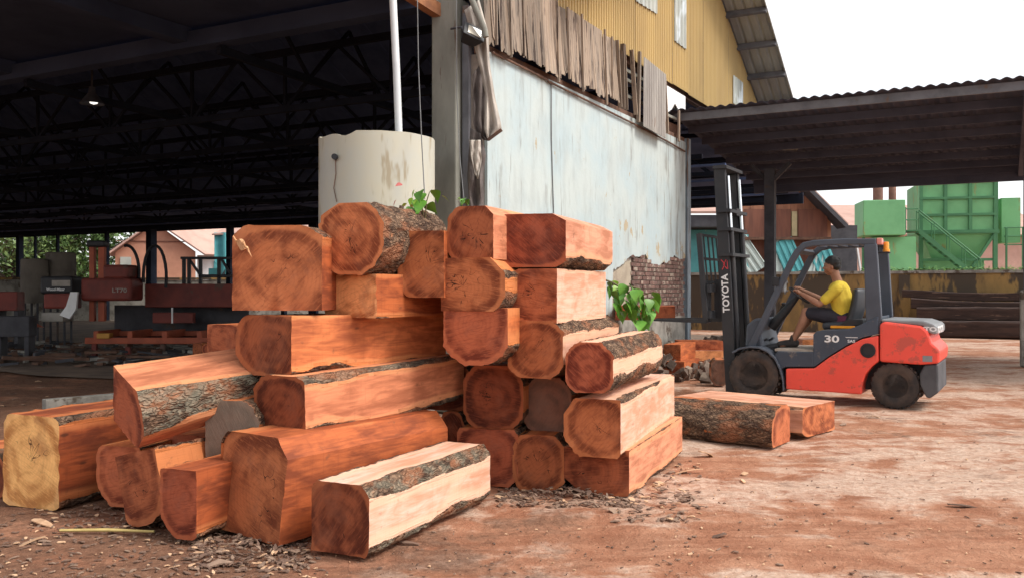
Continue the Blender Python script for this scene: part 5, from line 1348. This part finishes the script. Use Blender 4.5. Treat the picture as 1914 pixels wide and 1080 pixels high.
for z in (.5, 1.0):
    mb = MB(); mb.tube([(-W / 2 - 1.5, -1.05, zb + z), (-W / 2 - .3, -1.05, zb + z)], .03, 6); mb.build('handrail', m_greend, gr)
mb = MB(); mb.box((W / 2 + .95, 1.6, zb + .55), (.8, 1.0, 2.1)); mb.build('side_box', m_green, gr)
for z in (zb - .6, zb - .2, zb + .2):
    mb = MB(); mb.tube([(W / 2 + .6, .9, z), (W / 2 + 2.2, .9, z)], .03, 6); mb.build('handrail', m_greend, gr)
for x in (W / 2 + .7, W / 2 + 1.4, W / 2 + 2.1):
    mb = MB(); mb.box((x, .9, (zb + .2) / 2), (.08, .08, zb + .2)); mb.build('leg', m_greend, gr)
# green cabin left of the hopper
gc = empty('filter_cabin', (at(1655, 540, 41).x, 41, 0), R(-10), 'smaller green box on a green base between the driver and the hopper', 'cabin')
q = 41 / FPX
mb = MB(); mb.box((-.05, 1.0, CAM_H + 133 * q), (75 * q, 2.0, 66 * q)); mb.build('box', m_green, gc, bevel=.03)
mb = MB(); mb.box((.85, 1.0, CAM_H + 128 * q), (.22, 1.4, 50 * q)); mb.build('vent_panel', m_steel_dk, gc)
mb = MB(); mb.box((.55, 1.3, (CAM_H + 98 * q) / 2), (1.75, 1.6, CAM_H + 98 * q)); mb.build('base', m_green, gc)
mb = MB(); mb.box((-.75, 1.0, (CAM_H + 98 * q) / 2), (.12, .12, CAM_H + 98 * q)); mb.build('leg', m_greend, gc)
m_stack = mat('rusty_chimney', (.30, .15, .11), (.20, .10, .08), 2, .9)
for (px, w_, lab) in ((1641, .48, 'thicker rusty chimney pipe rising behind the green cabin'), (1668, .36, 'thinner rusty chimney pipe rising behind the green cabin')):
    mb = MB(); c0 = at(px, 540, 46); mb.lathe([(w_ / 2, 0), (w_ / 2, 4.0), (w_ / 2 + .03, 4.02), (w_ / 2 + .03, 4.12), (w_ / 2, 4.14), (w_ / 2, 8.2), (w_ / 2 - .03, 8.2), (w_ / 2 - .03, 7.8)], 18, o=(c0.x, 46, 0)); tag(mb.build('chimney', m_stack, smooth=40), lab, 'chimney')

# houses beyond
m_brown = mat('brown_board_wall', (0.36, 0.165, 0.095), (0.27, 0.12, 0.07), 1.5, .85, stretch=(6, 1, .6), c3=(.14, .075, .05), t3=.64)
m_brownd = mat('dark_brown_sheet', (0.21, 0.085, 0.055), (0.14, 0.06, 0.042), 1.5, .85, stretch=(4, 1, .5))
m_pinkroof = mat('faded_pink_roof', (0.52, 0.33, 0.27), (0.43, 0.27, 0.22), 1.0, .85)
m_teal = mat('teal_sheet', (0.10, 0.37, 0.39), (0.07, 0.28, 0.30), 1.5, .7, c3=(.30, .42, .42), t3=.62)
m_palesheet = mat('pale_sheet', (0.46, 0.52, 0.49), (0.34, 0.40, 0.38), 1.2, .75, stretch=(3, 1, .6))
hD = 34.0; q = hD / FPX
def hx(px): return (px - 1450) * q
def hz(py): return CAM_H - (py - 540) * q
hs_ = empty('timber_house', (at(1450, 540, hD).x, hD, 0), 0, 'brown board gabled shack with pale leaning sheets seen past the canopy post', 'house')
for k in range(16):                       # upright boards of the gable
    x0 = 1352 + k * 12.6; x1 = x0 + 12.2
    yt = 352 if x0 < 1492 else 352 + (x0 - 1492) * .95
    mb = MB(); mb.box(((hx(x0) + hx(x1)) / 2, 0.02 * (k % 2), (hz(446) + hz(yt)) / 2), (hx(x1) - hx(x0), .05, hz(yt) - hz(446))); mb.build('board', m_brown, hs_)
mb = MB(); mb.box((hx(1460), .25, hz(480)), (hx(1545) - hx(1375), .3, hz(410) - hz(550))); mb.build('back_wall', m_brownd, hs_)
for (x0, x1) in ((1390, 1428), (1430, 1476), (1490, 1544)):
    mb = MB(); mb.box(((hx(x0) + hx(x1)) / 2, -.12, hz(419)), (hx(x1) - hx(x0), .04, hz(392) - hz(446))); mb.build('dark_sheet', m_brownd, hs_)
mb = MB(); mb.box((hx(1483), -.1, hz(419)), (hx(1488) - hx(1478), .06, hz(398) - hz(444))); mb.build('shutter', mat('pale_yellow_board', (.50, .42, .24), (.4, .33, .19), 3, .8), hs_)
mb = MB(); mb.bar((hx(1480), -.4, hz(338)), (hx(1568), -.4, hz(426)), .9, .14); mb.build('roof_verge', m_steel_dk, hs_)
mb = MB(); mb.bar((hx(1481), -.62, hz(334)), (hx(1571), -.62, hz(424)), .03, .2); mb.build('verge_board', m_pinkroof, hs_)
for (x0, x1, y0, y1, ln, mt) in ((1396, 1432, 448, 516, 40, m_palesheet), (1428, 1470, 446, 520, -8, m_palesheet), (1462, 1500, 452, 516, 26, m_teal), (1496, 1540, 466, 516, -18, m_palesheet), (1520, 1560, 470, 516, 24, m_teal), (1380, 1402, 440, 516, 6, m_teal)):
    mb = MB(); corr(mb, 0, hx(x1) - hx(x0), lambda x: 0, lambda x: (y1 - y0) * q, 0, pitch=.22, amp=.04)
    so2 = mb.build('leaning_sheet', mt, hs_, loc=(hx(x0), -.45 - .04 * (x0 % 3), hz(y1)), rot=(R(-8), R(-ln * .8), 0), solid=.006)
mb = MB(); mb.box((hx(1460), -.3, hz(447)), (hx(1560) - hx(1385), .25, .1)); mb.build('sheet_rail', m_rust, hs_)
mb = MB(); mb.box((hx(1565), .6, hz(478)), (1.8, .4, hz(420) - hz(536))); mb.build('dark_store', m_steel_dk, hs_)
mb = MB(); mb.bar((hx(1598), -.2, hz(462)), (hx(1606), -.2, hz(516)), .1, .06); mb.build('white_strip', m_white, hs_)
tb = empty('teal_house', (at(1310, 540, 40).x, 40, 0), 0, 'low teal house with pale roof edge seen between brick wall and mast', 'house')
q2 = 40 / FPX
mb = MB(); mb.box((.2, 1, (CAM_H + 110 * q2) / 2), (4.4, 2, CAM_H + 110 * q2)); mb.build('wall', m_teal, tb)
mb = MB(); mb.box((.2, .4, CAM_H + 123 * q2), (4.8, 3.2, .5)); mb.build('eave', m_steel_dk, tb)
mb = MB(); mb.add([(-2.5, -1.3, CAM_H + 138 * q2), (3.0, -1.3, CAM_H + 138 * q2), (3.0, 3, CAM_H + 172 * q2), (-2.5, 3, CAM_H + 172 * q2)], [(0, 1, 2, 3)]); mb.build('roof', m_pinkroof, tb, solid=.1)
# wide faded roof far behind the green plant
fr = empty('far_warehouse', (at(1720, 540, 75).x, 75, 0), 0, 'distant warehouse with wide faded pink roof behind the green hopper', 'warehouse')
mb = MB(); mb.box((0, 3, 3.0), (19, 6, 6.0)); mb.build('wall', m_pinkroof, fr)
mb = MB(); mb.add([(-10.5, -.8, 5.9), (10.5, -.8, 5.9), (10.5, 6, 8.9), (-10.5, 6, 8.9)], [(0, 1, 2, 3)]); mb.build('roof', m_pinkroof, fr, solid=.15)

# houses, low wall and trees seen through the shed
lh = empty('gabled_house', (at(320, 540, 56).x, 56, 0), R(14), 'orange-walled house with pale pink roof seen through the open shed', 'house')
q = 56 / FPX
m_orangew = mat('orange_render', (0.50, 0.24, 0.155), (0.42, 0.20, 0.13), 1.2, .85, c3=(.33, .17, .12), t3=.64)
zr, ze = CAM_H + 122 * q, CAM_H + 70 * q
mb = MB(); mb.prism([(-3.2, 0), (1.4, 0), (1.4, ze), (-.9, zr), (-3.2, ze - .1)], 0, .25); mb.build('gable_wall', m_orangew, lh)
mb = MB(); mb.add([(-.9, -.5, zr + .12), (-3.6, -.5, ze - .25), (-3.6, 7, ze - .25), (-.9, 7, zr + .12)], [(0, 1, 2, 3)]); mb.build('roof', m_pinkroof, lh, solid=.1)
mb = MB(); mb.add([(-.9, -.5, zr + .12), (2.0, -.5, ze - .2), (4.6, 2, ze - .2), (4.0, 7, zr + .12)], [(0, 1, 2, 3)]); mb.build('roof', m_pinkroof, lh, solid=.1)
mb = MB(); mb.box((2.9, .9, ze / 2 - .1), (2.9, .3, ze - .2)); mb.build('side_wall', m_white, lh)
mb = MB(); mb.box((3.3, .7, ze * .55), (1.7, .1, ze * .6)); mb.build('teal_panel', m_teal, lh)
mb = MB(); mb.box((-2.6, -.06, CAM_H + 45 * q), (.62, .06, .9)); mb.build('window', m_clear, lh)
mb = MB(); mb.box((-.9, -.04, CAM_H + 88 * q), (4.5, .06, .06)); mb.build('band', m_brownd, lh)
th = empty('teal_shelter', (at(470, 540, 47).x, 47, 0), R(6), 'teal-draped shelter with pinkish roof seen past the shed post', 'shelter')
q = 47 / FPX
mb = MB(); mb.box((-.4, 1.2, 1.3), (4.0, .2, 2.6)); mb.build('wall', m_teal, th)
mb = MB(); mb.add([(-1.9, -.4, CAM_H + 100 * q), (5.5, -.4, CAM_H + 112 * q), (5.5, 3.5, CAM_H + 145 * q), (-1.2, 3.5, CAM_H + 135 * q)], [(0, 1, 2, 3)]); mb.build('roof', m_pinkroof, th, solid=.08)
for x in (-1.4, .2, 2.2, 4.6):
    mb = MB(); mb.box((x, 0, 2.1), (.12, .12, 4.2)); mb.build('post', m_steel_dk, th)
mb = MB(); mb.grid(lambda u, v_: (-1.8 + 1.6 * u, -.3 + .12 * math.sin(u * 14), CAM_H + 104 * q - v_ * (1.4 + .7 * abs(math.sin(u * 7)))), 20, 4); mb.build('drape', m_teal, th, solid=.01)
lw = empty('boundary_wall', (at(250, 540, 44).x, 44, 0), R(4), 'low weathered wall behind the shed posts', 'wall')
mb = MB(); mb.box((0, 0, .98), (34, .25, 1.96)); mb.build('wall_body', m_plinth, lw)
mb = MB(); mb.box((0, 0, 2.02), (34, .36, .10)); mb.build('coping', m_ywall, lw)

m_leaf1 = mat('tree_leaf', (0.085, 0.150, 0.035), (0.045, 0.090, 0.022), 3, .6, lo=.3, hi=.65)
m_leaf2 = mat('tree_leaf_pale', (0.150, 0.210, 0.060), (0.08, 0.13, 0.035), 3, .6, lo=.3, hi=.65)
m_trunk = mat('tree_bark', (.12, .09, .07), (.06, .045, .035), 6, .95)
def tree(px, D, H, rad, label, leaf, seed, n=5200):
    rnd = random.Random(seed)
    t_ = empty('tree', (at(px, 540, D).x, D, 0), rnd.uniform(0, 6), label, 'tree', 'trees beyond the shed')
    mb = MB(); mb.tube([(0, 0, 0), (.1, .05, H * .3), (-.1, .1, H * .6), (0, 0, H * .85)], [.25, .2, .12, .05], 9)
    cl = []
    for k in range(26):
        a = rnd.uniform(0, 6.283); rr = rad * math.sqrt(rnd.random()); z = H * rnd.uniform(.22, .98)
        rr *= (1 - .55 * abs(z / H - .55))
        c0 = Vector((rr * math.cos(a), rr * math.sin(a), z)); cl.append((c0, rad * rnd.uniform(.22, .42)))
        mb.tube([(0, 0, min(z, H * .8) * .7), c0 * .6 + Vector((0, 0, z * .35)), c0], [.09, .05, .02], 5)
    mb.build('trunk', m_trunk, t_, smooth=50)
    mb = MB()
    for k in range(n):
        c0, r0 = cl[k % len(cl)]
        d = Vector((rnd.gauss(0, 1), rnd.gauss(0, 1), rnd.gauss(0, .8))).normalized() * r0 * rnd.random() ** .4
        p = c0 + d; s_ = rnd.uniform(.09, .2)
        u = Vector((rnd.gauss(0, 1), rnd.gauss(0, 1), rnd.gauss(0, 1))).normalized() * s_; w_ = u.cross(Vector((rnd.gauss(0, 1), rnd.gauss(0, 1), rnd.gauss(0, 1)))).normalized() * s_ * .55
        mb.add([p - u, p + w_, p + u, p - w_], [(0, 1, 2, 3)])
    mb.build('crown', leaf, t_)
tree(20, 58, 7.5, 4.2, 'pale green tree beyond the shed, nearest the picture edge', m_leaf2, 1)
tree(110, 60, 7.2, 3.8, 'dark green tree beyond the shed, behind the drums', m_leaf1, 2)
tree(185, 62, 7.6, 3.4, 'bushy green tree beyond the shed, beside the orange house', m_leaf1, 3)
tree(60, 66, 8.6, 4.5, 'tall green tree filling the gap between the two nearer trees', m_leaf1, 4)
tree(470, 80, 8.2, 4.0, 'distant tree whose top shows above the pink roofs', m_leaf1, 5, 3000)

# ------------------------------------------------------------------ plants on the pile
m_leafg = mat('broad_leaf', (0.125, 0.30, 0.035), (0.075, 0.21, 0.025), 5, .45, vary=.3)
m_leafy = mat('young_leaf', (0.26, 0.42, 0.05), (0.19, 0.34, 0.04), 5, .45, vary=.2)
m_leafr = mat('red_leaf', (0.42, 0.10, 0.09), (0.33, 0.09, 0.07), 5, .5)
m_stem = mat('green_brown_stem', (0.14, 0.12, 0.05), (0.10, 0.08, 0.04), 6, .7)
def leaf_mesh(L, W, name, matl, droop=.25):
    mb = MB(); prof = [(0, .02), (.06, .55), (.18, .95), (.32, 1.0), (.5, .78), (.68, .46), (.84, .18), (1.0, .01)]
    vs_ = []
    for (t, w_) in prof:
        z = -droop * L * t * t
        vs_ += [(t * L, -w_ * W / 2, z + .10 * W * w_), (t * L, 0, z), (t * L, w_ * W / 2, z + .10 * W * w_)]
    fs_ = []
    for i in range(len(prof) - 1):
        a = i * 3
        fs_ += [(a, a + 1, a + 4, a + 3), (a + 1, a + 2, a + 5, a + 4)]
    mb.add(vs_, fs_)
    return mb.mesh(name, matl, 80)
lm = [leaf_mesh(.145, .125, 'leaf', m_leafg), leaf_mesh(.12, .105, 'leaf', m_leafg, .4), leaf_mesh(.085, .075, 'leaf', m_leafy, .2), leaf_mesh(.07, .05, 'leaf', m_leafr, .1)]
rl = random.Random(5)
LD = 8.35
pb_ = empty('leafy_branch', at(1122, 520, LD), 0, 'leafy green branch sticking out of the pile before the brick patch', 'branch')
base_w = at(1122, 520, LD)
twigs = [[(1122, 520), (1145, 528), (1172, 545), (1200, 552), (1222, 545)], [(1145, 528), (1150, 550), (1156, 568)], [(1172, 545), (1190, 570), (1203, 588)], [(1160, 538), (1178, 535), (1196, 540)]]
for tw in twigs:
    mb = MB(); mb.tube([at(x, y, LD + .05 * math.sin(i)) - base_w for i, (x, y) in enumerate(tw)], [.010 - .0015 * i for i in range(len(tw))], 6); mb.build('twig', m_stem, pb_)
spots = [(1138, 535), (1150, 524), (1160, 545), (1146, 558), (1166, 560), (1178, 548), (1184, 568), (1196, 556), (1206, 572), (1198, 586), (1212, 558), (1220, 546), (1216, 584), (1186, 582), (1172, 574), (1152, 572), (1190, 540), (1176, 532), (1205, 590), (1165, 530), (1218, 570), (1142, 546), (1207, 600), (1160, 580), (1134, 528), (1156, 553), (1170, 566), (1182, 558), (1192, 574), (1200, 566), (1210, 566), (1214, 578), (1188, 548), (1154, 536), (1176, 580), (1196, 598), (1148, 566), (1222, 556)]
for i, (x, y) in enumerate(spots):
    k = 2 if (y < 545 and rl.random() < .5) else (0 if rl.random() < .6 else 1)
    p = at(x, y, LD + rl.uniform(-.09, .07)) - base_w
    place(lm[k], 'leaf', pb_, p, (rl.uniform(-.5, .5) - .5, R(rl.uniform(35, 80)), rl.uniform(-.9, .9) + (-math.pi / 2 if rl.random() < .6 else 0)), (1.0, 1.0, 1.0))
def sprig(name, label, px, py, D, n, sc, redtip):
    b0 = at(px, py, D); e_ = empty(name, b0, 0, label, 'sprig')
    for j in range(max(2, n // 4)):
        a = rl.uniform(0, 6.3); mb = MB(); mb.tube([(0, 0, -.12), (.04 * math.cos(a) * sc, .03 * math.sin(a), .06 * sc), (.11 * math.cos(a) * sc, .05 * math.sin(a), .14 * sc)], [.006, .005, .003], 5); mb.build('stem', m_stem, e_)
    for j in range(n):
        a = rl.uniform(0, 6.28); r_ = rl.uniform(.02, .17) * sc
        place(lm[3] if (redtip and j < 3) else lm[rl.choice((0, 2, 2, 1))], 'leaf', e_, (r_ * math.cos(a) - (.12 if redtip and j < 3 else 0), r_ * .5 * math.sin(a), rl.uniform(.0, .17) * sc + (.05 if redtip and j < 3 else 0)), (rl.uniform(-.6, .6), R(rl.uniform(10, 70)), a), (sc,) * 3)
sprig('sprig', 'small leafy shoot with reddish tips growing behind the barked round log', 794, 392, 7.0, 17, .95, True)
sprig('sprig', 'tiny green shoot at the foot of the concrete column', 868, 386, 7.4, 7, .45, False)
mb = MB(); mb.tube([at(748, 402, 6.9), at(751, 385, 6.9)], .02, 6)
tag(mb.build('stick_stub', m_trunk), 'short dark stub of wood beside the reddish-tipped shoot', 'stick')

# splinter hanging from the big square-faced log
mb = MB(); mb.grid(lambda u, v_: at(436 + 12 * v_ + 22 * u, 441 + 18 * v_ + 17 * u + 5 * math.sin(u * 7), 6.08 + .03 * math.sin(u * 5 + v_ * 2)), 8, 4)
tag(mb.build('splinter', mat('pale_splinter', (.62, .34, .17), (.45, .22, .10), 12, .85, stretch=(6, 1, 1)), solid=.02), 'pale torn splinter hanging from the corner of the big square log', 'splinter')

# ------------------------------------------------------------------ chips, sticks and litter on the ground
m_chip = mat('pale_chip', (.56, .36, .22), (.40, .235, .135), 14, .9, vary=.25)
m_chipd = mat('bark_chip', (.16, .095, .065), (.09, .055, .04), 14, .95, vary=.4)
m_chipg = mat('grey_bark_chip', (.25, .165, .115), (.16, .105, .075), 14, .95, vary=.3)
def chip_geo(mb, c, L, W, rz, curl, rnd, mi=0, th=.006, tilt=0.0):
    n = 4; m = Euler((rnd.uniform(-.25, .25), tilt + rnd.uniform(-.2, .2), rz)).to_matrix()
    vs_ = []
    w_ = [W * rnd.uniform(.25, .7), W * rnd.uniform(.8, 1.1), W * rnd.uniform(.8, 1.1), W * rnd.uniform(.5, .9), W * rnd.uniform(.05, .5)]
    for i in range(n + 1):
        t = i / n - .5; z = curl * (.25 - t * t) * L + th
        j = rnd.uniform(-.15, .15) * W
        for (yy, zz) in ((-w_[i] / 2 + j, z), (w_[i] / 2 + j, z + rnd.uniform(-.3, .3) * th), (w_[i] / 2 + j, z - th), (-w_[i] / 2 + j, z - th)):
            vs_.append(m @ Vector((t * L, yy, zz)) + Vector(c))
    fs_ = [(3, 2, 1, 0), tuple(n * 4 + k for k in range(4))]
    for i in range(n):
        for k in range(4): fs_.append((i * 4 + k, i * 4 + (k + 1) % 4, (i + 1) * 4 + (k + 1) % 4, (i + 1) * 4 + k))
    mb.add(vs_, fs_, mi)
rc = random.Random(11)
for (px, py, L, W, rz, curl, matl, lab) in (
        (1322, 848, .19, .10, .3, .5, m_chip, 'curled pale slab of wood standing up near the outer bottom log'),
        (1392, 884, .12, .05, .9, .2, m_chip, 'pale chip pair piece lying alone on the red dirt, farther one'),
        (1388, 897, .10, .025, 1.6, .1, m_chip, 'narrow pale chip just below the other pale chip on the red dirt'),
        (1632, 782, .15, .06, .1, .3, m_chip, 'pale chip on the dirt below the forklift rear wheel'),
        (1577, 796, .10, .05, .5, .3, m_chipg, 'whitish chip on the dirt below the forklift body'),
        (1800, 943, .22, .05, .1, .1, m_chipd, 'flat reddish splinter on the open yard'),
        (1232, 905, .14, .06, .8, .4, m_chip, 'pale curled chip at the corner of the outer bottom log'),
        (1285, 880, .26, .05, .05, .2, m_chip, 'long pale strip of wood beside the outer bottom log'),
        (408, 1052, .16, .06, .1, .3, m_chipg, 'whitish strip of bark in front of the large squared log'),
        (60, 1013, .16, .05, .9, .2, m_chip, 'orange chip below the pale yellow-ended log'),
        (80, 982, .20, .05, -.4, .3, m_chip, 'tan strip of bark below the pale yellow-ended log'),
        (765, 1010, .12, .03, -.2, .2, m_chipd, 'brown chip tucked beside the pale pink log'),
        (1345, 996, .10, .05, .3, .2, m_chipd, 'small dark bark piece alone on the open dirt')):
    mb = MB(); p = ground_at(px, py); chip_geo(mb, (0, 0, 0), L, W, rz, curl, rc, 0, .008, tilt=(.5 if curl > .4 else 0))
    o = mb.build('wood_chip', matl, loc=(p.x, p.y, gz(p.x, p.y) + .006)); tag(o, lab, 'wood chip', 'larger chips on the ground')
mb = MB(); a, b2 = ground_at(112, 994), ground_at(288, 996); mb.tube([a + Vector((0, 0, .012)), a.lerp(b2, .5) + Vector((0, .01, .016)), b2 + Vector((0, 0, .012))], [.009, .011, .007], 6)
tag(mb.build('cane_stick', mat('yellow_cane', (.58, .44, .16), (.46, .34, .12), 8, .7)), 'thin yellow stick lying on the litter before the slanting log', 'stick')
# small litter nobody could count
lit = MB()
def litter(n, x0, y0, x1, y1, smin, smax, mats_w, hump=0.0):
    for k in range(n):
        px = x0 + (x1 - x0) * rc.random(); py = y0 + (y1 - y0) * rc.random()
        p = ground_at(px, py); s_ = rc.uniform(smin, smax) * rc.uniform(.5, 1)
        h_ = hump * math.exp(-((px - (x0 + x1) / 2) / ((x1 - x0) * .3)) ** 2 - ((py - (y0 + y1) / 2) / ((y1 - y0) * .35)) ** 2)
        chip_geo(lit, (p.x, p.y, gz(p.x, p.y) + .004 + h_ * rc.random()), s_, s_ * rc.uniform(.2, .6), rc.uniform(0, 6.3), rc.uniform(0, .5), rc, rc.choices((0, 1, 2), mats_w)[0], .005, tilt=rc.uniform(-.4, .4) * (1 if hump else .3))
litter(520, -20, 960, 600, 1082, .015, .075, (2, 6, 2))
litter(430, 350, 995, 580, 1062, .02, .085, (1, 6, 3), .07)
litter(420, 930, 905, 1190, 948, .02, .10, (1, 6, 4), .06)
litter(220, 1140, 860, 1310, 975, .02, .10, (2, 4, 4), .03)
litter(150, 600, 980, 1300, 1080, .008, .035, (2, 5, 2))
litter(230, 1250, 770, 1910, 1080, .008, .05, (3, 5, 2))
litter(120, 0, 700, 430, 760, .03, .12, (1, 6, 2))
litter(200, 60, 935, 420, 1010, .02, .07, (1, 6, 3), .03)
tag(lit.build('wood_litter', [m_chip, m_chipd, m_chipg]), 'scattered bark crumbs and small wood chips on the dirt', 'litter', kind='stuff')
